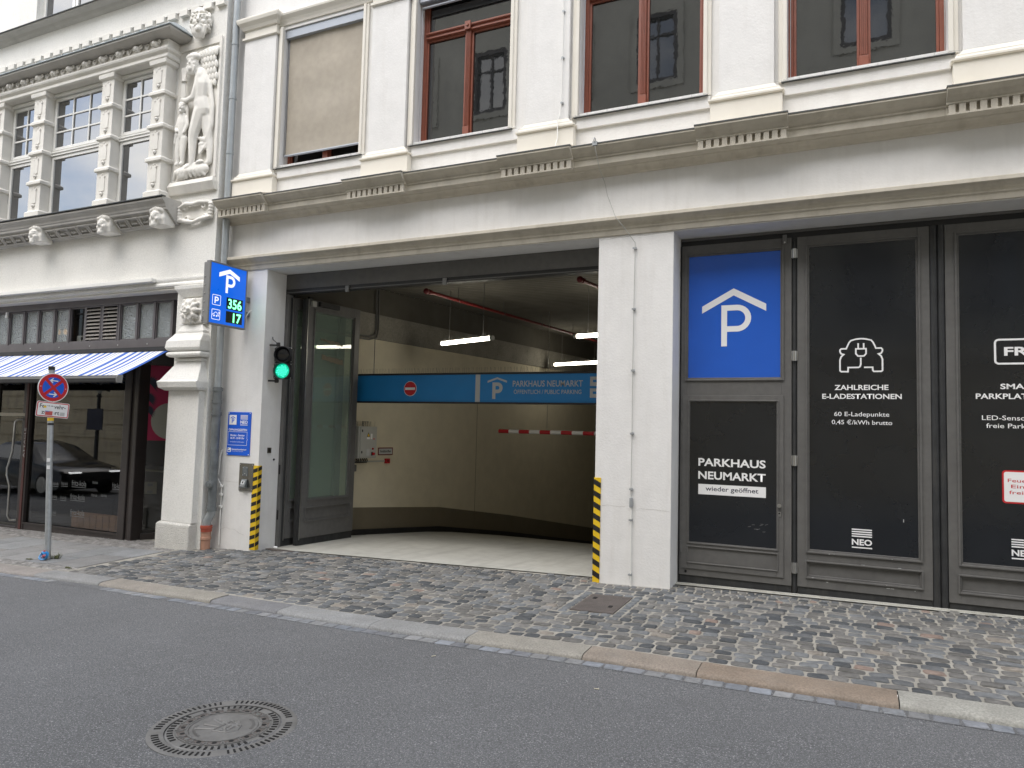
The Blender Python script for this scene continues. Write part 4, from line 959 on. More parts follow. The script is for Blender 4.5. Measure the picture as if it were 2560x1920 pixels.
# magenta picture pasted on the side window, with moon and palm fronds
SO = Vector((-7.64,.12,0)); SD = Vector((.52,.86,0)).normalized(); SN = Vector((SD.y,-SD.x,0))
pic = sidebox(.0,1.19,1.38,2.598,.0045,.0065).build('picture', 'plum', shop)
shape([(.33+.265*math.cos(t), 1.70+.295*math.sin(t)) for t in (i*.2618 for i in range(24))], SO+SN*.0066, SD, (0,0,1), SN, .001, 'picture_moon', 'moon', pic)
for cx, cz, sc_ in ((.02,2.30,1.),(.0,2.05,.9),(.0,1.86,.8)):
    fr = MB()
    for k in range(11):
        t = R(-40+k*15); ln = .17*sc_; d = SD*math.cos(t)+Vector((0,0,math.sin(t))); nn = -SD*math.sin(t)+Vector((0,0,math.cos(t))); P0 = SO+SN*.0085+SD*cx+Vector((0,0,cz))
        fr.add([P0, P0+d*ln*.5+nn*.014, P0+d*ln-Vector((0,0,.03)), P0+d*ln*.5-nn*.014], [(0,1,2,3)])
    fr.build('picture_palm', 'navy', pic)
sidebox(.0,.21,.515,.705,-.16,-.02).build('paper_box', 'cardboard', shop)
for z in (.53,.645): sidebox(.07,.15,z,z+.04,-.019,-.012).build('box_band', 'zinc', shop)
# ---- awning
aw = thing('awning', 'blue and white striped fabric awning over the shop window', 'awning', (-9,-.1,2.3))
def awm():
    m = bpy.data.materials.new('awning_stripes'); m.use_nodes = True; n, l = m.node_tree.nodes, m.node_tree.links; b = n['Principled BSDF']
    g = n.new('ShaderNodeNewGeometry'); s = n.new('ShaderNodeSeparateXYZ'); l.new(g.outputs['Position'], s.inputs[0])
    md = n.new('ShaderNodeMath'); md.operation = 'MULTIPLY'; md.inputs[1].default_value = 1/.88; l.new(s.outputs['X'], md.inputs[0])
    fr_ = n.new('ShaderNodeMath'); fr_.operation = 'FRACT'; l.new(md.outputs[0], fr_.inputs[0])
    cr = n.new('ShaderNodeValToRGB'); cr.color_ramp.interpolation = 'CONSTANT'
    W_, B_ = (.66,.66,.64,1), (.035,.11,.42,1); e = cr.color_ramp.elements; e[0].color = W_; e[1].position = .05; e[1].color = B_
    for p, c in ((.17,W_),(.29,B_),(.38,W_),(.48,B_),(.56,W_),(.65,B_),(.72,W_),(.80,B_),(.825,W_),(.90,B_),(.92,W_)):
        q = e.new(p); q.color = c
    l.new(fr_.outputs[0], cr.inputs[0]); l.new(cr.outputs[0], b.inputs['Base Color']); b.inputs['Roughness'].default_value = .85
    return m
T['awn'] = awm()
q = MB(); nx, ny = 60, 10
for j in range(ny+1):
    for i in range(nx+1):
        t = j/ny; q.v.append(Vector((-16.9+(16.9-6.905)*i/nx, -.10-.83*t, 2.815-.475*t-.018*math.sin(math.pi*t)*(1+.3*math.sin(i*.8)))))
q.f = [(j*(nx+1)+i, j*(nx+1)+i+1, (j+1)*(nx+1)+i+1, (j+1)*(nx+1)+i) for j in range(ny) for i in range(nx)]
c = q.build('canopy', 'awn', aw, True); s = c.modifiers.new('s', 'SOLIDIFY'); s.thickness = .003
MB().prism([(-.90,2.35),(-.965,2.34),(-.985,2.31),(-.98,2.25),(-.95,2.235),(-.91,2.25)], 'x', -16.9, -6.91).build('front_bar', 'black', aw, bevel=.004)
MB().box(-16.9,-6.92,-.988,-.983,2.30,2.325).build('bar_trim', 'signgrey', aw)
MB().prism([(-.89,2.352),(-.965,2.345),(-.992,2.31),(-.985,2.235),(-.9,2.235)], 'x', -6.909, -6.89).build('bar_end', 'signgrey', aw)
MB().box(-16.9,-6.92,-.16,-.056,2.79,2.855).build('roller_case', 'black', aw)
for x in (-7.3,-9.6,-12.): MB().tube([(x,-.1,2.62),(x-.5,-.5,2.42),(x-.05,-.90,2.22)], .018, 8).build('folding_arm', 'black', aw, True)
# ================================================================== gates
X_, Z_, NY = (1,0,0), (0,0,1), (0,-1,0)
def gate_leaf(root, w, z0, z1, M_, opens, mat_glass, mid=None, panels=()):
    """leaf in local u (0..w), depth v (0 front .. .06 back), z. opens: (u0,u1,z0,z1,material)"""
    hs = [(a,b,c,d) for a,b,c,d,_ in opens]+list(panels)
    us = sorted({0,w}|{h[0] for h in hs}|{h[1] for h in hs}); zs = sorted({z0,z1}|{h[2] for h in hs}|{h[3] for h in hs})
    MB().grid(us, zs, 0, .06, hs).xf(M_).build('leaf_frame', 'gate', root, bevel=.002)
    out = []
    for a, b, c, d, m in opens:
        MB().frame(a-.024,b+.024,c-.024,d+.024,.018,-.017,-.0003).xf(M_).build('moulding', 'gate', root, bevel=.003)
        MB().frame(a-.001,b+.001,c-.001,d+.001,.014,.004,.03).xf(M_).build('glazing_bead', 'gate', root, bevel=.003)
        out.append(MB().box(a,b,.018,.026,c,d).xf(M_).build('glass_panel', m, root))
    for a, b, c, d in panels:
        MB().frame(a-.022,b+.022,c-.022,d+.022,.016,-.015,-.0003).xf(M_).build('moulding', 'gate', root, bevel=.003)
        MB().frame(a,b,c,d,.012,.004,.04).xf(M_).build('panel_bead', 'gate', root, bevel=.003)
        MB().box(a,b,.02,.04,c,d).xf(M_).build('kick_panel', 'gate', root)
    q = MB().box(.004,w-.004,.012,.045,z0-.115,z0-.0005); q.xf(M_).build('brush_seal', 'rubber', root)
    return out
YG = .362
def at(x): return Matrix.Translation((x,YG,0))
g1 = thing('gate_leaf', 'closed grey gate leaf with blue parking panel and small wicket door', 'gate leaf', (1.48,YG,.03), 'folding gate leaves')
fx0, fx1 = .892, 2.077
pn = gate_leaf(g1, fx1-fx0, .125, 3.87, at(fx0), [(.955-fx0,1.975-fx0,2.33,3.755,'bluefilm')], None)
# wicket door inside the leaf
dr = MB(); 
hs = [(1.0,1.925,.50,2.07),(.99,1.93,.275,.44)]
dr.grid([.914,.99,1.0,1.925,1.93,1.998], [.20,.275,.44,.50,2.07,2.143], -.012, -.0005, [(1.0,1.925,.50,2.07),(.989,1.931,.275,.44)])
door = dr.xf(Matrix.Translation((0,YG,0))).build('wicket_door', 'gate', g1, bevel=.002)
MB().frame(.976,1.949,.478,2.092,.014,-.021,-.0125).xf(Matrix.Translation((0,YG,0))).build('moulding', 'gate', door, bevel=.003)
wg = MB().box(1.0,1.925,YG-.006,YG-.001,.50,2.07).build('glass_panel', 'film', door)
MB().box(.989,1.931,YG-.004,YG-.001,.275,.44).build('kick_panel', 'gate', door)
MB().frame(.975,1.945,.261,.454,.012,-.02,-.0125).xf(Matrix.Translation((0,YG,0))).build('moulding', 'gate', door, bevel=.003)
MB().cyl((1.957,YG-.012,.962),(1.957,YG-.05,.962),.014,.022).build('knob', 'steel', door, True)
MB().box(1.942,1.972,YG-.018,YG-.0125,.845,.895).build('lock_plate', 'steel', door, bevel=.005)
MB().cyl((1.957,YG-.018,.878),(1.957,YG-.021,.878),.009).build('lock_barrel', 'hole', door)
for z in (.44,1.905): MB().cyl((.908,YG-.012,z-.062),(.908,YG-.012,z+.062),.011).build('door_hinge', 'gate', door, True)
for x in (.965,): MB().cyl((x,YG-.006,.165),(x,YG-.001,.165),.014).build('screw', 'hole', g1)
# prints on leaf one
OB = (0,YG+.0175,0); PB = pn[0]
shape(park_roof(1.467,3.350,.694,.080,.192), OB, X_, Z_, NY, .001, 'roof_mark', 'white', PB)
pmark(1.334,2.696,.466,.322,.063, OB, X_, Z_, NY, .001, 'white', PB)
OD = (0,YG-.0072,0)
text('PARKHAUS', 1.097, 1.815, 1.352, .083, OD, m='white', parent=wg, bold=.025)
text('NEUMARKT', 1.097, 1.815, 1.206, .083, OD, m='white', parent=wg, bold=.025)
MB().box(1.098,1.818,YG-.0074,YG-.0062,1.033,1.147).build('white_strip', 'white', wg)
text('wieder geöffnet', 1.178, 1.741, 1.076, .05, (0,YG-.0078,0), m='navy', parent=wg, bold=.012)
# leaf two and three
def info_leaf(x0, x1, label):
    g = thing('gate_leaf', label, 'gate leaf', ((x0+x1)/2,YG,.03), 'folding gate leaves')
    w = x1-x0
    p = gate_leaf(g, w, .13, 3.868, at(x0), [(.107,w-.108,.512,3.76,'film')], None, panels=[(.098,w-.103,.245,.388)])
    return g, p[0]
g2, p2 = info_leaf(2.134, 3.377, 'closed grey gate leaf with white electric car symbol on dark panel')
g3, p3 = info_leaf(3.512, 4.77, 'closed grey gate leaf with red bordered fire brigade notice')
g4, p4_ = info_leaf(4.83, 6.05, 'closed grey gate leaf beyond the fire brigade notice')
# car with plug mark
cx = 2.751
def cs(pts): return [(cx+(u-.5)*.398, 2.396+v*.345) for u, v in pts]
car_l = [(.47,.145),(.46,.06),(.42,.125),(.2,.125),(.2,.0),(.02,.0),(.0,.03),(.0,.36),(.03,.46),(.09,.52),(.03,.54),(.0,.60),(.0,.65),(.03,.69),(.15,.69),(.17,.72),(.22,.88),(.27,.95),(.38,.985),(.5,1.)]
left = [(.495,.42),(.495,.22),(.475,.15),(.44,.125),(.195,.125),(.19,.0),(.03,.0),(.0,.03),(.0,.36),(.03,.46),(.09,.525),(.03,.545),(.0,.61),(.0,.66),(.03,.70),(.15,.70),(.215,.88),(.26,.945),(.38,.985),(.5,1.)]
right = [(.5,1.),(.62,.985),(.74,.945),(.785,.88),(.85,.70),(.97,.70),(1.,.66),(1.,.61),(.97,.545),(.91,.525),(.97,.46),(1.,.36),(1.,.03),(.97,.0),(.80,.0),(.775,.03),(.77,.125),(.57,.125)]
stroke(cs(left), .0155, OB, X_, Z_, NY, .001, 'car_outline', 'white', p2); stroke(cs(right), .0155, OB, X_, Z_, NY, .0012, 'car_outline', 'white', p2)
stroke(cs([(.38,.69),(.62,.69),(.62,.54),(.57,.47),(.43,.47),(.38,.54)]), .0155, OB, X_, Z_, NY, .0014, 'plug_body', 'white', p2, True)
for u in (.435,.565): stroke(cs([(u,.86),(u,.70)]), .015, OB, X_, Z_, NY, .0016, 'plug_pin', 'white', p2)
OB1 = (0,YG+.0168,0)
text('ZAHLREICHE', 2.498, 3.003, 2.205, .051, OB1, m='white', parent=p2, bold=.022); text('E-LADESTATIONEN', 2.379, 3.122, 2.112, .051, OB1, m='white', parent=p2, bold=.022)
text('60 E-Ladepunkte', 2.494, 3.008, 1.930, .045, OB1, m='white', parent=p2, bold=.004); text('0,45 €/kWh brutto', 2.471, 3.034, 1.845, .045, OB1, m='white', parent=p2, bold=.004)
neo(2.656, 2.843, .772, OB, 'white', p2)
stroke(rrect(3.925,4.39,2.458,2.692,.03), .018, OB, X_, Z_, NY, .001, 'plate_outline', 'white', p3, True)
text('FREI', 3.998, 4.31, 2.538, .08, OB1, m='white', parent=p3, bold=.03)
text('SMARTE', 3.963, 4.325, 2.213, .050, OB1, m='white', parent=p3, bold=.022); text('PARKPLATZSUCHE', 3.760, 4.525, 2.117, .051, OB1, m='white', parent=p3, bold=.022)
text('LED-Sensoren zeigen', 3.808, 4.50, 1.911, .045, OB1, m='white', parent=p3, bold=.004); text('freie Parkplätze an', 3.842, 4.45, 1.835, .044, OB1, m='white', parent=p3, bold=.004)
shape(rrect(3.963,4.40,1.118,1.432,.03), OB, X_, Z_, NY, .001, 'notice_border', 'red', p3)
shape(rrect(3.978,4.385,1.133,1.417,.02), OB, X_, Z_, NY, .002, 'notice_field', 'white', p3)
for s_, a, b, z in (('Feuerwehr', 4.008, 4.355, 1.320), ('Einfahrt', 4.034, 4.33, 1.264), ('freihalten', 4.017, 4.345, 1.207)): text(s_, a, b, z, .033, (0,YG+.0148,0), m='red', parent=p3, bold=.006)
neo(4.029, 4.21, .785, OB, 'white', p3)
# hinges and rubber posts between leaves
for xh, g in ((2.1055,g1),):
    MB().box(2.080,2.131,YG+.018,YG+.05,.02,3.87).build('rubber_gap', 'rubber', g)
    MB().cyl((2.1055,YG+.012,.02),(2.1055,YG+.012,3.84),.018,n=10).build('gap_seal', 'rubber', g, True)
    for a, b in ((3.637,3.74),(2.516,2.623),(1.391,1.502),(.262,.374)):
        MB().cyl((2.1055,YG-.008,a),(2.1055,YG-.008,b),.024).build('hinge_barrel', 'steel', g, True)
        MB().box(2.074,2.137,YG-.006,YG-.0005,a+.004,b-.004).build('hinge_plate', 'steel', g, bevel=.002)
pst = MB().cyl((3.412,YG+.02,.03),(3.412,YG+.02,3.87),.036,n=14).cyl((3.477,YG+.022,.03),(3.477,YG+.022,3.87),.034,n=14).box(3.379,3.510,YG+.035,YG+.06,.02,3.87)
pst.build('rubber_post', 'rubber', g2, True)
MB().cyl((4.80,YG+.02,.03),(4.80,YG+.02,3.87),.03,n=14).build('rubber_post', 'rubber', g4, True)
gt = thing('gate_track', 'black overhead gate track under the right lintel', 'track', (3.6,.4,3.87))
MB().box(.874,6.38,.385,.50,3.872,3.958).build('rail', 'black', gt); MB().box(.874,6.38,.372,.384,3.93,3.957).build('rail_lip', 'gate', gt)
MB().box(1.985,2.03,YG-.03,YG+.0,3.80,3.90).build('roller_bracket', 'gate', gt, bevel=.004); MB().cyl((2.008,YG-.031,3.815),(2.008,YG-.034,3.815),.009).build('bolt', 'steel', gt)
MB().box(.874,.8905,.37,.5,.0,3.87).build('side_jamb', 'black', gt)
gt = thing('gate_track', 'black overhead gate track across the open garage entrance', 'track', (-2.5,.4,3.66))
MB().box(-5.08,-.004,.40,.52,3.665,3.733).build('rail', 'black', gt); MB().box(-5.08,-.004,.395,.3995,3.675,3.69).build('rail_lip', 'gate', gt)
for x in (-3.93,-2.30): MB().box(x-.03,x+.03,.37,.3945,3.63,3.72).build('roller_bracket', 'signgrey', gt, bevel=.004)
MB().box(-.115,-.06,.54,.62,3.40,3.66).build('end_stop', 'black', gt)
# folded leaves standing open at the left
def folded(p0, p1, label, zb, st=.15):
    p0, p1 = Vector(p0), Vector(p1); d = (p1-p0); w = d.length; d /= w; n = Vector((-d.y,d.x,0))   # back side of the leaf
    M_ = Matrix(((d.x,n.x,0,p0.x),(d.y,n.y,0,p0.y),(0,0,1,0),(0,0,0,1)))
    g = thing('folded_gate_leaf', label, 'gate leaf', (p0.x,p0.y,zb), 'folded gate leaves')
    gate_leaf(g, w, zb+.12, 3.63, M_, [(st,w-.14,.56,3.47,'gateglass')], None, panels=[(.11,w-.10,.245,.425)])
    MB().box(-.05,-.004,-.004,.07,zb+.02,3.62).xf(M_).build('rubber_edge', 'rubber', g)
    MB().box(-.012,-.0005,-.012,-.0005,zb+.1,3.62).xf(M_).build('edge_strip', 'steel', g)
    MB().box(.02,.09,.0,.05,3.64,3.665).xf(M_).build('hanger', 'black', g)
    return g, M_
ga, Ma = folded((-4.865,.655,0), (-4.755,1.80,0), 'nearer folded gate leaf with greenish glass standing open', -.135)
MB().box(.05,.13,-.04,-.001,3.52,3.60).xf(Ma).build('switch_box', 'cabinet', ga); MB().box(.2,.62,-.05,-.001,3.54,3.61).xf(Ma).build('door_closer', 'black', ga)
for (u0,u1,za,zb_) in ((.30,.78,3.02,3.06),(.33,.80,2.72,2.80)):       # torn film remains on the glass
    q = MB(); n = 14; rn = random.Random(int(za*10)); tp = [(u0+(u1-u0)*i/n, zb_-.05*i/n+rn.uniform(-.015,.015)) for i in range(n+1)]; bt = [(u0+(u1-u0)*i/n, za-.05*i/n+rn.uniform(-.012,.012)) for i in range(n+1)]
    q.v = [Vector((a,.0165,b)) for a, b in tp+bt]; q.f = [(i,i+1,n+2+i,n+1+i) for i in range(n)]
    q.xf(Ma).build('torn_film', 'dado', ga)
gb, Mb = folded((-5.03,.50,0), (-4.94,1.66,0), 'rear folded gate leaf half hidden beside the entrance wall', -.135, .085)
pt = MB().box(-5.088,-5.03,.402,.50,-.13,3.66).box(-5.20,-5.088,.402,.44,-.13,3.9).build('gate_post', 'gate', None, bevel=.003, label='narrow dark gate post at the left side of the entrance', cat='gate post')
for z in (.28,.95): MB().box(-5.072,-5.05,.396,.4018,z,z+.14).build('latch_slot', 'hole', pt)

# ================================================================== parking display (blade sign)
bs = thing('parking_display', 'blue illuminated parking sign with green digits projecting from the wall', 'sign', (-5.45,0,3.07))
bx = -5.405
MB().box(-5.47,bx-.002,-.765,-.075,3.065,3.955).build('housing', 'signgrey', bs, bevel=.004)
MB().box(-5.545,-5.471,-.74,-.10,3.08,3.94).build('rear_housing', 'signgrey', bs, bevel=.004)
rim = MB(); rim.frame(-.765,-.075,3.065,3.955,.022,0,.009).xf(Matrix(((0,1,0,bx-.002),(1,0,0,0),(0,0,1,0),(0,0,0,1)))).build('rim', 'signgrey', bs, bevel=.002)
fp = MB().box(bx-.0015,bx+.002,-.742,-.098,3.088,3.932).build('face_panel', 'bluelit', bs)
OF = (bx+.002,0,0); UF = (0,1,0); NF = (1,0,0)
shape(park_roof(-.409,3.893,.375,.062,.078), OF, UF, Z_, NF, .001, 'roof_mark', 'whitelit', fp)
pmark(-.473,3.545,.255,.172,.042, OF, UF, Z_, NF, .001, 'whitelit', fp)
for z0, z1, s_, a in ((3.318,3.487,'356',-.415),(3.125,3.290,'17',-.315)):
    d = MB().box(bx+.0015,bx+.003,-.445,-.142,z0,z1).build('display_window', 'ledback', fp)
    text(s_, a, -.165, z0+.018, z1-z0-.036, (bx+.0045,0,0), UF, Z_, 'digits', d, .018)
for z0 in (3.345,3.140): stroke(rrect(-.695,-.553,z0,z0+.14,.01,2), .008, OF, UF, Z_, NF, .001, 'icon_frame', 'whitelit', fp, True)
pmark(-.658,3.368,.092,.072,.019, OF, UF, Z_, NF, .001, 'whitelit', fp)
ic = lambda pts: [(-.690+u*.13, 3.150+v*.12) for u, v in pts]
stroke(ic([(.05,.38),(.10,.55),(.28,.60),(.42,.78),(.62,.76),(.74,.55),(.8,.45),(.8,.36)]), .008, OF, UF, Z_, NF, .0012, 'car_icon', 'whitelit', fp)
for u in (.27,.62): shape([(-.690+u*.13+.013*math.cos(t), 3.150+.34*.12+.013*math.sin(t)) for t in (k*.628 for k in range(10))], OF, UF, Z_, NF, .0014, 'wheel_icon', 'whitelit', fp)
stroke(ic([(.78,.36),(.92,.36),(.92,.66),(.98,.66),(.98,.82),(.86,.82),(.86,.66)]), .007, OF, UF, Z_, NF, .0013, 'plug_icon', 'whitelit', fp)
for z in (3.25,3.38,3.50,3.62,3.74): MB().ball((-5.51,-.744,z), .009, n=8, m=5).build('bolt', 'steel', bs, True)
MB().box(-5.56,-5.53,-.76,-.70,3.12,3.18).build('light_sensor', 'winwhite', bs, bevel=.004)
for z in (3.30,3.52): MB().box(-5.46,-5.40,-.074,-.001,z-.035,z+.035).build('wall_bracket', 'castiron', bs, bevel=.004)
MB().tube([(-5.37,-.002,3.36),(-5.375,-.03,3.35),(-5.40,-.06,3.28),(-5.41,-.075,3.2)], .006, 6).build('cable', 'winwhite', bs, True)
# ================================================================== opening hours sign
hs_ = thing('opening_hours_sign', 'flat blue opening hours sign screwed to the left pillar', 'sign', (-5.49,0,1.22))
bd = MB().box(-5.717,-5.266,-.012,-.001,1.222,1.858).build('board', 'blue', hs_, bevel=.002)
OH = (0,-.0125,0)
MB().box(-5.688,-5.545,-.0136,-.0125,1.672,1.815).build('logo_field', 'white', bd)
shape(park_roof(-5.616,1.796,.095,.013,.022), (0,-.0138,0), X_, Z_, NY, .001, 'roof_mark', 'blue', bd)
pmark(-5.636,1.695,.070,.047,.013, (0,-.0138,0), X_, Z_, NY, .001, 'blue', bd)
neo(-5.468, -5.325, 1.815, OH, 'white', bd)
text('ÖFFNUNGSZEITEN', -5.692, -5.33, 1.585, .028, (0,-.0135,0), m='white', parent=bd, bold=.02)
stroke([(-5.697,1.568),(-5.325,1.568),(-5.325,1.47),(-5.312,1.455),(-5.325,1.44),(-5.325,1.372),(-5.697,1.372)], .005, OH, X_, Z_, NY, .001, 'text_frame', 'white', bd, True)
text('Montag - Sonntag', -5.652, -5.372, 1.505, .027, (0,-.0135,0), m='white', parent=bd, bold=.02); text('06.30 - 23.00 Uhr', -5.652, -5.375, 1.463, .027, (0,-.0135,0), m='white', parent=bd, bold=.02)
text('Die Ausfahrt ist 24h möglich.', -5.654, -5.373, 1.414, .014, (0,-.0135,0), m='white', parent=bd, bold=.012)
MB().box(-5.697,-5.632,-.0136,-.0125,1.268,1.332).build('camera_icon', 'white', bd); MB().box(-5.685,-5.645,-.0142,-.0137,1.278,1.296).build('plate_icon', 'blue', bd); MB().box(-5.692,-5.672,-.0142,-.0137,1.312,1.322).build('lens_icon', 'black', bd)
text('Kennzeichenerkennung', -5.615, -5.325, 1.300, .024, (0,-.0135,0), m='white', parent=bd, bold=.018); text('Schranke öffnet automatisch', -5.615, -5.385, 1.279, .010, (0,-.0135,0), m='white', parent=bd)
for x in (-5.70,-5.283):
    for z in (1.238,1.842): MB().ball((x,-.013,z), .009,.004,.009, 8, 5).build('screw', 'white', hs_, True)
# ================================================================== intercom
ip = thing('intercom', 'polished steel intercom and card reader plate beside the striped edge', 'intercom', (-5.31,0,.71))
pl = MB().box(-5.442,-5.172,-.014,-.001,.715,1.116).build('steel_plate', 'plate', ip, bevel=.003)
for x in (-5.425,-5.19):
    for z in (.735,1.096): MB().ball((x,-.015,z), .008,.004,.008, 8, 5).build('screw', 'steel', ip, True)
MB().box(-5.375,-5.275,-.019,-.0145,.93,1.065).build('speaker_plate', 'castiron', ip, bevel=.003)
for x, z in ((-5.362,1.05),(-5.29,1.05),(-5.362,.945),(-5.29,.945),(-5.325,.965)): MB().ball((x,-.02,z), .006, n=8, m=5).build('rivet', 'steel', ip)
MB().prism([(-.0145,.755),(-.075,.765),(-.072,.79),(-.032,.885),(-.0145,.885)], 'x', -5.372, -5.272).build('card_reader', 'castiron', ip, bevel=.006)
sl = Matrix.Translation((0,-.052,.835))@Matrix.Rotation(R(-22.5),4,'X')
MB().box(-5.355,-5.295,-.004,-.0005,-.024,.032).xf(sl).build('reader_screen', 'paleprint', ip); MB().box(-5.335,-5.313,-.0055,-.0045,-.012,.022).xf(sl).build('screen_icon', 'black', ip)
MB().box(-5.362,-5.290,-.004,-.0005,-.055,-.038).xf(sl).build('reader_keys', 'signgrey', ip)
ks = thing('key_switch', 'tiny steel key switch on the inner face of the left pillar', 'switch', (-5.09,.2,1.27))
MB().box(-5.089,-5.078,.155,.230,1.268,1.348).build('plate', 'plate', ks, bevel=.002); MB().cyl((-5.0785,.19,1.31),(-5.074,.19,1.31),.012).build('keyhole', 'hole', ks)
sn = MB().cyl((-5.0895,.297,1.171),(-5.078,.297,1.171),.016,n=14).build('push_button', 'black', None, True, label='small round black sensor on the left entrance reveal', cat='sensor')
# ================================================================== warning strips
def bands(parent, P, n, z0, pitch, h, rise, w, zmax, name='black_band'):
    for i in range(n):
        za = z0+i*pitch; pts = []
        for u, z in ((0,za),(w,za+rise),(w,za+rise+h),(0,za+h)): pts.append((u, z))
        MB().face([P(u,min(max(z,z0-.0),zmax)) for u, z in pts]).build(name, 'black', parent)
ws = thing('warning_strip', 'yellow and black striped edge guard beside the intercom plate', 'edge guard', (-5.12,0,-.1), 'striped edge guards')
MB().box(-5.188,-5.094,-.008,-.0005,-.115,1.09).box(-5.0938,-5.082,-.008,.066,-.115,1.088).build('guard', 'yellow', ws, bevel=.002)
bands(ws, lambda u,z: (-5.188+u,-.0095,z), 10, -.098, .119, .056, .032, .098, 1.089)
bands(ws, lambda u,z: (-5.0805,-.009+u,z), 10, -.066, .119, .056, .028, .073, 1.087)
ws = thing('warning_strip', 'yellow and black striped edge guard on the central white pillar', 'edge guard', (.03,0,0), 'striped edge guards')
MB().box(-.010,.072,-.008,-.0005,.0,1.18).box(-.010,-.001,0.0,.06,.0,1.18).build('guard', 'yellow', ws, bevel=.002)
bands(ws, lambda u,z: (.0735-u,-.0095,z), 9, .035, .128, .062, .045, .085, 1.179)
# ================================================================== traffic light
tl = thing('traffic_light', 'black two lens traffic light showing green at the entrance edge', 'traffic light', (-4.89,.2,2.33))
Mt = Matrix.Translation((-4.865,.18,0))@Matrix.Rotation(R(24),4,'Z')
for z in (2.355,2.592): MB().box(-.135,.135,-.045,.045,z,z+.232).xf(Mt).build('lamp_housing', 'black', tl, bevel=.012, seg=3)
q = MB()
for z, nm in ((2.471,'green'),(2.708,'blackgloss')):
    MB().lathe([(.122,.0),(.126,-.05),(.118,-.06),(.112,-.05),(.108,-.0)], (0,-.046,z), 28, 'y').xf(Mt).build('lens_hood', 'black', tl, True)
    MB().lathe([(.107,0),(.095,-.014),(.07,-.022),(.04,-.027),(0,-.029)], (0,-.047,z), 28, 'y').xf(Mt).build('lens', nm, tl, True)
    for k in (-1,1):
        for j in (-1,1): MB().ball((k*.118,-.046,z+j*.1), .008, n=8, m=5).xf(Mt).build('screw', 'steel', tl)
for k in range(26):
    t = k*2.4; r_ = .017*math.sqrt(k); MB().ball((r_*math.cos(t),-.072+.25*r_*r_,2.471+r_*math.sin(t)), .010,.006,.007, 6, 4).xf(Mt).build('lens_facet', 'greenhot', tl)
for z in (2.832,2.30): MB().box(-.12,-.075,-.02,.02,z,z+.06).xf(Mt).build('mount_bracket', 'black', tl)
MB().box(-.225,-.075,.0,.03,2.84,2.865).xf(Mt).build('upper_arm', 'black', tl); MB().box(-.225,-.075,.0,.03,2.315,2.34).xf(Mt).build('lower_arm', 'black', tl)
MB().tube([(-5.085,.16,2.98),(-5.06,.14,2.94),(-5.0,.14,2.90),(-4.97,.14,2.87)], .006, 6).build('cable', 'black', tl, True)
# ================================================================== garage fittings
sg = thing('overhead_sign', 'long blue hanging sign with no entry disc and parking lettering', 'sign', (-2.7,1.98,2.1))
MB().box(-4.93,1.6,1.97,2.06,2.115,2.545).build('board', 'bluedim', sg)
MB().box(-4.93,1.6,1.955,2.07,2.546,2.575).build('top_rail', 'black', sg); MB().box(-4.93,1.6,1.955,2.07,2.09,2.1145).build('bottom_rail', 'black', sg)
for x in (-4.6,.2): MB().cyl((x,2.02,2.575),(x,2.02,4.13),.006).build('hanger', 'gate', sg)
OS = (0,1.9695,0)
def disc(cx_, cz, r, m, y, parent, name): return shape([(cx_+r*math.cos(t), cz+r*math.sin(t)) for t in (2*math.pi*i/36 for i in range(36))], (0,y,0), X_, Z_, NY, .002, name, m, parent)
ne = disc(-3.83, 2.325, .122, 'white', 1.9695, sg, 'no_entry_rim'); disc(-3.83, 2.325, .114, 'red', 1.967, sg, 'no_entry_disc'); MB().box(-3.925,-3.735,1.962,1.9645,2.305,2.345).build('no_entry_bar', 'white', sg)
MB().box(-2.63,-2.55,1.966,1.9695,2.116,2.544).build('divider', 'paleprint', sg)
shape(park_roof(-2.255,2.500,.33,.030,.055), OS, X_, Z_, NY, .001, 'roof_mark', 'paleprint', sg)
pmark(-2.335,2.165,.255,.175,.055, OS, X_, Z_, NY, .001, 'paleprint', sg)
text('PARKHAUS NEUMARKT', -1.99, -.865, 2.355, .090, (0,1.968,0), m='paleprint', parent=sg, bold=.012); text('ÖFFENTLICH / PUBLIC PARKING', -1.97, -.885, 2.245, .062, (0,1.968,0), m='paleprint', parent=sg, bold=.006)
for z in (2.19,2.36): MB().box(-.755,-.50,1.966,1.9695,z,z+.135).build('camera_pictogram', 'paleprint', sg); MB().box(-.71,-.58,1.9635,1.9655,z+.055,z+.09).build('pictogram_mark', 'bluedim', sg)
q = MB(); rn = random.Random(3)
for i in range(190):
    x = -4.92+i*.0345; t = rn.uniform(-.5,.5); q.tube([(x,2.0,2.575),(x+.05*t,2.0-.03*rn.random(),2.575+.085)], .0016, 3)
q.build('bird_spikes', 'gate', sg, kind='stuff')
cb_ = thing('control_cabinet', 'grey electrical control cabinet on the garage side wall', 'cabinet', wp(1.7,1.1))
def wbox(t0, t1, z0, z1, o0, o1): return wallbox(t0, t1, ct(z0), ct(z1), o0, o1)
wbox(1.56,1.99,1.155,1.695,.0,.20).build('case', 'cabinet', cb_, bevel=.004); wbox(1.60,1.985,1.165,1.688,.2005,.215).build('cabinet_door', 'cabinet', cb_, bevel=.003)
for z in (1.24,1.60): wbox(1.625,1.645,z,z+.04,.2155,.222).build('cabinet_latch', 'black', cb_)
def wtri(t0, z0, s_, o, m): 
    q = MB(); q.face([wp(t0,z0,o),wp(t0+s_,z0,o),wp(t0+s_/2,z0+s_*1.05,o)]); return q.build('warning_triangle', m, cb_)
wtri(1.745,1.52,.075,.2165,'black'); wtri(1.757,1.526,.051,.2175,'yellow')
wbox(1.745,1.82,1.478,1.512,.2155,.217).build('sticker', 'white', cb_); wbox(1.835,1.875,1.48,1.57,.2155,.217).build('sticker', 'white', cb_)
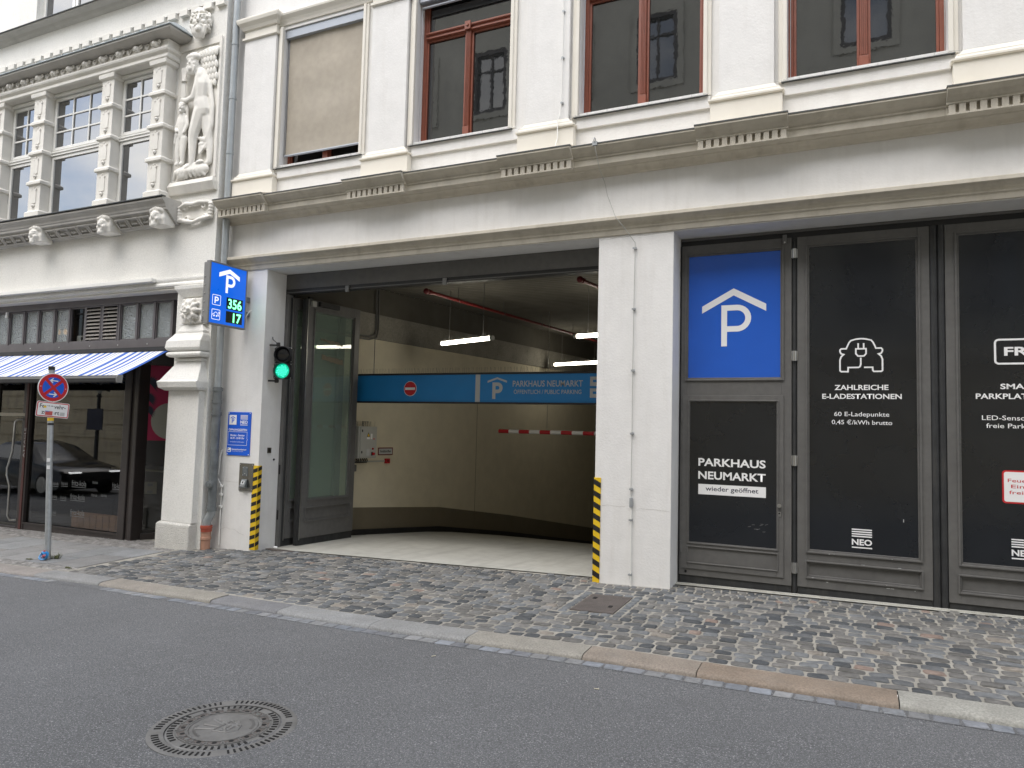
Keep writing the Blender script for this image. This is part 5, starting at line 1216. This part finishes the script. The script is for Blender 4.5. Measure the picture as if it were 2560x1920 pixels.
wbox(1.895,1.935,1.475,1.49,.2155,.217).build('sticker', 'red', cb_)
MB().cyl(wp(1.89,1.315,.215),wp(1.89,1.315,.235),.015).build('push_button', 'red', cb_); wbox(1.86,1.90,1.20,1.26,.2155,.218).build('switch_plate', 'black', cb_); MB().cyl(wp(1.90,1.23,.218),wp(1.90,1.23,.25),.022).build('rotary_switch', 'red', cb_)
wbox(1.74,1.82,1.20,1.315,.2155,.219).build('label_plate', 'paleprint', cb_)
q = MB(); rn = random.Random(9)
for i in range(60):
    p = wp(1.58+rn.random()*.4,1.695,.02+rn.random()*.17); q.tube([p, p+Vector((rn.uniform(-.02,.02),rn.uniform(-.02,.02),.09))], .0014, 3)
q.build('bird_spikes', 'gate', cb_, kind='stuff')
q = MB()
for i in range(6): t = 1.62+i*.05; q.tube([wp(t,1.155,.1),wp(t+.02,1.11,.10+.02*rn.random()),wp(t+.05,1.08,.06),wp(1.6,1.075,.03)], .009, 6)
q.build('cable_loops', 'black', cb_, True)
wbox(1.54,1.66,.93,1.045,.001,.09).build('sounder', 'gate', thing('alarm_sounder', 'small dark box on the wall below the control cabinet', 'box', wp(1.6,.93)), bevel=.01)
eo = thing('emergency_opener', 'small red emergency opener with conduit on the garage wall', 'switch', wp(2.5,1.05))
wbox(2.42,2.52,1.045,1.13,.001,.05).build('button_box', 'red', eo, bevel=.004); wbox(2.445,2.495,1.065,1.11,.0505,.054).build('button_glass', 'darkred', eo)
wbox(1.60,2.41,1.075,1.10,.001,.022).build('conduit', 'cabinet', eo)
es_ = thing('emergency_sign', 'white red framed emergency opener sign on the garage wall', 'sign', wp(2.4,1.19))
wbox(2.25,2.63,1.19,1.325,.001,.006).build('border', 'darkred', es_); wbox(2.27,2.61,1.208,1.307,.0062,.008).build('field', 'paleprint', es_)
text('Notfalltüröffner', 2.30, 2.58, 1.24, .042, W0+N8*.009, D8, Z_, 'black', es_, .02)
# lamps, pipes, conduit, height limit bar
def lamp(p0, p1, label):
    p0, p1 = Vector(p0), Vector(p1); t = thing('tube_lamp', label, 'lamp', p0, 'garage tube lamps'); d = (p1-p0).normalized()
    MB().cyl(p0+d*.06, p1-d*.06, .034, n=16).build('light_tube', 'tube', t, True)
    for a, b in ((p0,p0+d*.06),(p1-d*.06,p1)): MB().cyl(a, b, .039, n=16).build('end_cap', 'cabinet', t, True)
    MB().box(-.02,.02,-.001,.001,0,.001)
    for k in (.18,.82): p = p0.lerp(p1,k); MB().cyl(p+Vector((0,0,.034)), Vector((p.x,p.y,4.13)), .005, n=6).build('suspension_rod', 'gate', t)
    q = MB(); n = 26
    for i in range(n): p = p0.lerp(p1,(i+.5)/n)+Vector((0,0,.034)); q.tube([p, p+Vector((.02*(i%3-1),.02*(i%2)-.01,.06))], .0014, 3)
    q.build('bird_spikes', 'gate', t, kind='stuff')
lamp((-3.97,3.10,3.2), (-2.655,2.58,3.2), 'lit tube lamp hanging nearest the concrete side wall')
lamp((-3.85,8.22,3.3), (-2.42,7.79,3.3), 'lit tube lamp just above the blue hanging sign')
lamp((-1.56,3.45,3.3), (-.12,3.2,3.3), 'lit tube lamp half hidden by the white pillar')
def pipe(p0, p1, label):
    p0, p1 = Vector(p0), Vector(p1); t = thing('sprinkler_pipe', label, 'pipe', p0, 'red sprinkler pipes'); d = (p1-p0).normalized()
    MB().cyl(p0, p1, .028, n=12).build('pipe', 'darkred', t, True)
    MB().ball(p0, .05, .05, .05).build('end_fitting', 'darkred', t, True); MB().cyl(p0+d*.07,p0+d*.12,.042).build('coupling', 'darkred', t, True)
    L = (p1-p0).length; k = .9
    while k < L:
        p = p0+d*k; MB().cyl(p, Vector((p.x,p.y,4.13)), .006, n=6).build('hanger_rod', 'gate', t); MB().torus(p, .032, .006, 'y', 12, 5).build('hanger_ring', 'gate', t); k += 1.5
pipe((-3.54,1.9,3.9), (-2.75,9.9,3.9), 'long dark red sprinkler pipe under the garage ceiling')
pipe((-.89,1.83,3.9), (-.1,7.5,3.9), 'short visible red sprinkler pipe next to the white pillar')
cdt = thing('wall_conduit', 'grey conduit bending down the concrete band inside the garage', 'conduit', wp(1.7,3.2))
for k in (0,.05): MB().tube([wp(2.02+k,4.12,.06),wp(2.02+k,3.4,.075),wp(1.98+k,3.30-k,.075),wp(1.85,3.25-k,.075),wp(.6,3.25-k,.075)], .014, 8).build('conduit_run', 'gate', cdt, True)
hb = thing('height_bar', 'red and white height limit bar hanging across the ramp', 'barrier', (-2.5,5.6,1.7))
x = -3.975; yb_, zb_ = 5.6, 1.665
for i in range(22):
    MB().cyl((x,yb_,zb_),(x+.232,yb_,zb_),.041,n=14).build('bar_segment', 'red' if i % 2 == 0 else 'white', hb, True); x += .232
for xx in (-2.9,-.2): MB().cyl((xx,yb_,zb_+.04),(xx,yb_,4.13),.004,n=6).build('chain', 'steel', hb)
MB().tube([wp(5.2,2.45,.01),wp(5.2,2.0,.01),wp(5.2,-.2,.01)], .003, 5).build('wall_joint', 'dado', rb)
# ================================================================== lightning conductor wire
lw = thing('lightning_conductor', 'thin lightning conductor wire clipped down the white pillar', 'wire', (.43,-.02,.1))
MB().tube([(-.47,-.095,8.6),(-.475,-.095,6.77),(-.47,-.095,6.19),(-.475,-.095,5.63),(-.497,-.10,5.47),(-.503,-.14,5.40),(-.503,-.125,5.2),(-.50,-.2,5.06)], .006, 6).build('upper_wire', 'winwhite', lw, True)
MB().tube([(.03,-.30,5.02),(.04,-.335,4.975),(.045,-.335,4.90),(.06,-.22,4.70),(.075,-.06,4.60),(.10,-.03,4.45),(.235,-.135,4.15),(.33,-.07,4.02),(.436,-.022,3.865),(.437,-.02,3.80),(.431,-.02,3.10),(.428,-.02,2.40),(.431,-.02,1.69),(.428,-.02,1.07),(.432,-.02,.97)], .004, 6).build('wire', 'cabinet', lw, True)
MB().tube([(.433,-.02,.96),(.434,-.02,.73),(.438,-.02,.13),(.437,-.02,-.02)], .008, 8).build('ground_rod', 'winwhite', lw, True)
for z in (3.80,3.10,2.40,1.69,1.07,.73,.13): MB().cyl((.432,-.001,z),(.432,-.026,z),.019,.013,n=10).box(.41,.455,-.031,-.0265,z-.010,z+.010).build('wire_clip', 'galv', lw, True)
MB().box(.415,.45,-.035,-.008,.87,.98).build('test_clamp', 'galv', lw, bevel=.004)
for z in (6.77,6.19,5.63): MB().cyl((-.473,-.071,z),(-.473,-.102,z),.02,.013,n=10).build('wire_clip', 'galv', lw, True)
MB().torus((.035,-.33,5.0), .03, .006, 'x', 12, 6).build('eyelet', 'galv', lw, True); MB().box(.01,.065,-.345,-.315,4.94,4.985).build('edge_clamp', 'galv', lw)
# ================================================================== downpipe
dp = thing('downpipe', 'grey rain downpipe between the two facades with orange clay foot', 'downpipe', (-5.85,-.12,-.1))
px = -5.835; py = -.125
MB().cyl((px,py,2.22),(px,py,12),.050,n=18).build('upper_pipe', 'zinc', dp, True)
for z in (3.9,5.75,6.6,7.45,9.): MB().cyl((px,py,z),(px,py,z+.035),.056,n=18).build('pipe_collar', 'zinc', dp, True)
MB().cyl((px,py,.42),(px,py,2.22),.062,n=18).build('lower_pipe', 'castiron', dp, True)
for z in (2.16,1.98,1.80,.40): MB().cyl((px,py,z),(px,py,z+.05),.072,n=18).build('pipe_collar', 'castiron', dp, True)
MB().cyl((px,py-.04,.79),(px,py-.085,.79),.055,n=18).cyl((px,py-.085,.79),(px,py-.095,.79),.035,n=14).build('access_cap', 'castiron', dp, True)
MB().tube([(px,py,.42),(px-.01,py,.36),(px-.04,py-.01,.30),(px-.065,py-.015,.24),(px-.07,py-.015,.16)], .060, 16).build('elbow', 'zinc', dp, True)
MB().cyl((px-.07,py-.015,.145),(px-.07,py-.015,.19),.085,n=20).cyl((px-.07,py-.015,.10),(px-.07,py-.015,.1449),.077,n=20).build('red_socket', 'redring', dp, True)
MB().lathe([(.066,-.25),(.066,-.02),(.075,-.015),(.075,.02),(.068,.025),(.068,.099),(0,.099)], (px-.07,py-.015,0), 20).build('clay_foot', 'terracotta', dp, True)
MB().tube([(-5.79,-.02,1.30),(-5.80,-.05,1.20),(-5.80,-.05,1.02),(-5.83,-.06,.90),(-5.80,-.05,.84),(-5.77,-.03,.78),(-5.765,-.025,.70),(-5.765,-.025,-.1)], .009, 7).build('earth_wire', 'winwhite', dp, True)
for z in (.76,.64,.46): MB().box(-5.79,-5.74,-.045,-.01,z-.02,z+.02).build('wire_clip', 'winwhite', dp, bevel=.006)
# ================================================================== no stopping sign on its leaning pole
gz = zp(-7.27,-1.57); lean = -.085
ns = thing('no_stopping_sign', 'leaning grey pole with round red and blue no stopping sign', 'traffic sign', (-7.27,-1.57,gz))
PT = lambda z: Vector((-7.255+lean*(z-gz), -1.58+.01*(z-gz), z))
MB().tube([PT(gz-.1),PT(1.),PT(2.37)], .038, 16).build('pole', 'galv', ns, True); MB().cyl(PT(2.37),PT(2.42),.042,n=16).build('pole_cap', 'black', ns, True)
na = R(84); NN = Vector((math.sin(na),-math.cos(na),0)); NU = Vector((math.cos(na),math.sin(na),0)); tl_ = R(-4)
US = (NU*math.cos(tl_)+Vector((0,0,1))*math.sin(tl_)); VS = (Vector((0,0,1))*math.cos(tl_)-NU*math.sin(tl_))
DC = PT(2.125)+NN*.052-Vector((0,0,0))
def dsc(r, th, m, name, par=ns): return shape([(r*math.cos(t), r*math.sin(t)) for t in (2*math.pi*i/48 for i in range(48))], DC, US, VS, NN, th, name, m, par)
MB().xf(Matrix()).cyl(DC-NN*.012, DC-NN*.0005, .20, n=40).build('disc_back', 'galv', ns)
dsc(.20,.002,'white','disc_edge'); dsc(.190,.003,'red','disc_ring'); dsc(.143,.004,'blue','disc_field')
for a in (45,135): c_, s_ = math.cos(R(a)), math.sin(R(a)); shape([(c_*u-s_*v, s_*u+c_*v) for u, v in ((-.146,-.02),(.146,-.02),(.146,.02),(-.146,.02))], DC, US, VS, NN, .005+.0004*(a > 90), 'cross_bar', 'red', ns)
for sg_, z in ((-1,.095),(1,-.095)):
    stroke([(-sg_*.05,z),(sg_*.045,z)], .014, DC, US, VS, NN, .0062, 'arrow_shaft', 'white', ns); stroke([(sg_*.015,z+.032),(sg_*.05,z),(sg_*.015,z-.032)], .014, DC, US, VS, NN, .0064, 'arrow_head', 'white', ns)
for x in (-.165,.165): MB().ball(DC+US*x+NN*.004, .006, n=8, m=5).build('rivet', 'white', ns)
PC = PT(1.815)+NN*.05
def plt(pts, th, m, name): return shape(pts, PC, US, VS, NN, th, name, m, ns)
plt(rrect(-.215,.215,-.105,.105,.02), .002, 'white', 'plate_edge'); plt(rrect(-.209,.209,-.099,.099,.018), .003, 'red', 'plate_border'); plt(rrect(-.197,.197,-.087,.087,.012), .004, 'white', 'plate_field')
text('Feuerwehr-', -.175, .165, .018, .055, PC+NN*.0047, US, VS, 'black', ns, .012); text('zufahrt', -.145, .09, -.065, .055, PC+NN*.0047, US, VS, 'black', ns, .012)
for (a, b, c, d, m) in ((-.10,.02,-.07,.045,'white'),(-.095,.0,-.078,-.022,'pink'),(-.10,-.045,-.02,-.03,'cyan'),(-.125,-.09,.02,.045,'yellow'),(.10,.16,-.075,-.025,'paleprint')):
    plt([(a,c),(b,c),(b,d),(a,d)], .0055+.0004*(m != 'white')+.0003*(m == 'cyan'), m, 'sticker')
for z, m in ((1.66,'yellow'),(1.60,'black'),(1.10,'white'),(1.0,'white')): MB().cyl(PT(z),PT(z+.045 if m != 'black' else z+.03),.0392,n=16).build('sticker_band', m, ns, True) if m in ('yellow','black') else MB().box(-.02,.02,-.002,0,0,.05).xf(Matrix.Translation(PT(z)+Vector((.025,-.033,0)))@Matrix.Rotation(R(38),4,'Z')).build('sticker', m, ns)
lk = thing('bicycle_lock', 'coiled light blue bicycle cable lock round the foot of the pole', 'lock', (-7.23,-1.62,gz))
LC = Vector((-7.225,-1.625,gz+.055))
for k in range(4): 
    pts = [LC+Vector((.055*math.cos(t)*(.9+.05*k)+.012*k-.02, -.018*k+.02*math.sin(t*2+k), .052*math.sin(t)+.004*k)) for t in (2*math.pi*i/22 for i in range(23))]
    MB().tube(pts, .0085, 7).build('cable_coil', 'cyan', lk, True)
MB().cyl(LC+Vector((.02,-.05,.0)), LC+Vector((.075,-.07,.03)), .016).build('lock_barrel', 'pink', lk, True); MB().cyl(LC+Vector((-.03,-.03,.05)), LC+Vector((.0,-.02,.07)), .014).build('lock_end', 'pink', lk, True)
def weed(x, y, n, h, label):
    m = MB(); z = zp(x,y); rn = random.Random(int(x*100))
    for i in range(n):
        a = rn.uniform(0,6.28); l_ = h*rn.uniform(.4,1); d = Vector((math.cos(a)*.7,math.sin(a)*.7,1)).normalized(); p = Vector((x+rn.uniform(-.05,.05),y+rn.uniform(-.03,.03),z)); s_ = Vector((-d.y,d.x,0)).normalized()*.004
        m.add([p-s_,p+s_,p+d*l_*.6+s_,p+d*l_+Vector((0,0,-l_*.15)),p+d*l_*.6-s_], [(0,1,2,3,4)])
    m.build('weed', 'leaf', None, label=label, cat='weed', group='weeds in the paving joints')
weed(-7.17,-1.52, 40, .13, 'wispy weed growing beside the sign pole foot'); weed(-7.45,-1.70, 50, .035, 'low moss tuft left of the sign pole'); weed(-6.36,-1.88, 40, .04, 'small green tuft at the corner of the slabs')
# litter
MB().ball((-4.98,.30,zfloor(-4.98,.3)+.02), .035,.03,.018, 8, 6).build('paper_scrap', 'white', None, True, label='crumpled white paper scrap by the folded gate', cat='litter')
for x, y, a, lab in ((1.05,-3.10,.2,'short cigarette end on the asphalt below the tan kerb'),(-.33,-2.95,1.1,'pale pebble on the asphalt near the gutter')):
    z = zr(x,y)+.005; MB().cyl((x,y,z+.003),(x+.035*math.cos(a),y+.035*math.sin(a),z+.003),.004,n=8).build('litter', 'cardboard', None, label=lab, cat='litter')

# hairline cracks in the plaster and paint chips on the gate
for pts in ([(.02,3.93),(.06,3.945),(.12,3.935),(.2,3.95),(.3,3.945),(.42,3.955),(.55,3.945),(.7,3.955),(.86,3.95)], [(.09,.865),(.16,.88),(.22,.872),(.3,.868),(.36,.875)], [(.52,.865),(.6,.858),(.68,.862),(.78,.855),(.86,.85)],
            [(-5.80,.84),(-5.7,.838),(-5.6,.832),(-5.46,.83)], [(-5.83,.05),(-5.76,.13),(-5.66,.17),(-5.6,.145),(-5.5,.15),(-5.4,.10),(-5.3,.08)]):
    MB().tube([(x,-.0004,z) for x, z in pts], .0016, 4).build('hairline_crack', 'greystone', rb)
rn = random.Random(21)
for k in range(14):
    x = 2.24+rn.random()*1.05; z = rn.choice((.494,.415,.235,.205)); w = rn.uniform(.004,.03)
    MB().box(x,x+w,YG-.0178,YG-.0172,z-.002,z+.0025).build('paint_chip', 'paleprint', g2)
for x, z, h in ((3.125,.87,.03),): MB().box(x,x+.006,YG+.0168,YG+.0174,z,z+h).build('paint_chip', 'paleprint', g2)
for k in range(9): x = 1.62+rn.random()*.2; z = .66+rn.random()*.09; stroke([(x,z),(x+.03,z+.012*rn.random())], .003, (0,YG-.0062,0), X_, Z_, NY, .0006, 'scuff_mark', 'signgrey', door)
# ================================================================== across the street (behind the viewpoint, seen in the reflections)
ob = thing('opposite_building', 'weathered sandstone and plaster building across the street seen in reflections', 'building', (-5,-14.5,0))
OY = -14.5
wx = [-44+i*3.1 for i in range(26)]; oh = []
for x in wx:
    oh += [(x,x+1.3,5.2,7.5),(x,x+1.3,9.25,11.55),(x,x+1.3,13.3,15.6)]
MB().grid(sorted({-48,-16.2}|{h[0] for h in oh if h[1] < -16}|{h[1] for h in oh if h[1] < -16}), [4.0,5.2,7.5,9.4], OY-.4, OY, oh).build('upper_wall', 'opp', ob)
MB().grid(sorted({-16.2,40}|{h[0] for h in oh if h[0] > -16}|{h[1] for h in oh if h[0] > -16}), [4.0,5.2,7.5,9.25,11.55,13.3,15.6,18.2], OY-.4, OY, oh).build('upper_wall', 'oppplaster', ob)
lo = MB().box(-48,40,OY-.5,OY+.06,-2,3.98)
for z in (.2,.85,1.5,2.15,2.8,3.4): lo.box(-48,40,OY+.0605,OY+.11,z,z+.56)
lo.prism([(OY+.06,3.99),(OY+.35,3.995),(OY+.38,4.10),(OY+.30,4.2),(OY,4.3)], 'x', -48, 40).prism([(OY,9.3),(OY+.3,9.35),(OY+.5,9.6),(OY+.55,9.8),(OY-.4,9.85)], 'x', -48, -16.2).box(-16.1,40,OY+.001,OY+.09,8.2,8.5).box(-16.1,40,OY+.001,OY+.07,12.3,12.55)
lo.build('rusticated_base', 'opp', ob)
wm = MB().frame(-.02,1.32,5.18,7.52,.12,OY-.12,OY+.05).box(.61,.69,OY-.12,OY-.05,5.3,7.4).box(.1,1.2,OY-.12,OY-.05,6.75,6.83).mesh('window_frame', 'shopwood')
wc = MB().frame(-.22,1.52,4.98,7.72,.2,OY+.001,OY+.07).mesh('window_casing', 'oppplaster')
pm = MB().box(0,1.3,OY-.11,OY-.10,5.2,7.5).mesh('pane', 'panebay')
for x in wx:
    for dz in ((0,) if x < -17 else (0,4.05,8.1)):
        for nm, me in (('window_frame',wm),('window_casing',wc),('pane',pm)): place(nm, me, ob, (x,0,dz*(1 if dz == 0 else 1)), scale=(1,1,1))
sl_ = thing('street_lamp', 'dark gas style street lamp across the street seen in the shop glass', 'street lamp', (-21.5,-9.0,zx(-21.5)))
zg = zx(-21.5)
MB().lathe([(.12,zg),(.12,zg+.5),(.07,zg+.6),(.06,zg+2.9),(.10,zg+2.95),(.03,zg+3.05)], (-21.5,-9.0,0), 14).build('lamp_post', 'black', sl_, True)
MB().lathe([(.06,zg+3.05),(.2,zg+3.5),(.22,zg+3.52),(.05,zg+3.75),(0,zg+3.8)], (-21.5,-9.0,0), 6).build('lantern', 'cabinet', sl_)
MB().box(-22.0,-21.15,-8.95,-8.93,zg+1.75,zg+2.5).build('placard', 'navy', sl_)
# black car passing on the left, out of direct view
car = thing('car', 'black saloon car on the road seen in the shop window reflection', 'car', (-18.4,-5.3,zr(-18.4,-5.3)))
cz = zr(-18.4,-5.3); CX = -16.1
prof = [(0,.45),(-.02,.62),(-.12,.72),(-.9,.86),(-1.25,.93),(-1.95,1.34),(-2.5,1.44),(-3.2,1.40),(-3.95,1.08),(-4.55,.98),(-4.7,.85),(-4.72,.45),(-4.55,.25),(-.2,.22)]
q = MB(); n = len(prof)
for k, (yy, s_) in enumerate(((-.93,.96),(-.86,1.),(-.62,1.03),(0,1.045),(.62,1.03),(.86,1.),(.93,.96))):
    for x, z in prof:
        tuck = 1 if z < .95 else 1-.30*min(1,(z-.95)/.45)
        q.v.append(Vector((CX-2.36+(x+2.36)*(s_ if abs(yy) > .8 else 1), -5.3+yy*tuck, cz+z*(s_ if z > .9 else 1))))
q.f = [(k*n+i, k*n+(i+1)%n, (k+1)*n+(i+1)%n, (k+1)*n+i) for k in range(6) for i in range(n)]+[tuple(range(n)), tuple(range(6*n,7*n))]
q.build('body', 'carpaint', car, True, ang=40)
for sd_ in (-1,1):
    q = MB(); yy = -5.3+sd_*.80
    q.face([(CX-1.42,yy+sd_*.10,cz+.96),(CX-2.02,yy-sd_*.055,cz+1.31),(CX-2.6,yy-sd_*.085,cz+1.385),(CX-3.2,yy-sd_*.07,cz+1.33),(CX-3.75,yy+sd_*.08,cz+1.02)]); q.build('side_window', 'panebay', car)
    for wx_ in (-.85,-3.75):
        w = MB().lathe([(.0,-.1),(.2,-.1),(.30,-.11),(.335,-.08),(.335,.08),(.30,.11),(0,.1)], (CX+wx_,-5.3+sd_*.84,cz+.335), 24, 'y').build('wheel', 'tyre', car, True)
        MB().lathe([(0,-.115*0),(.2,0),(.22,.02),(0,.02)], (CX+wx_,-5.3+sd_*(.84+.115),cz+.335), 16, 'y').build('rim', 'steel', w, True)
    MB().box(CX-.22,CX-.05,-5.3+sd_*.58-.18,-5.3+sd_*.58+.18,cz+.64,cz+.70).build('headlight', 'headlamp', car, bevel=.02)
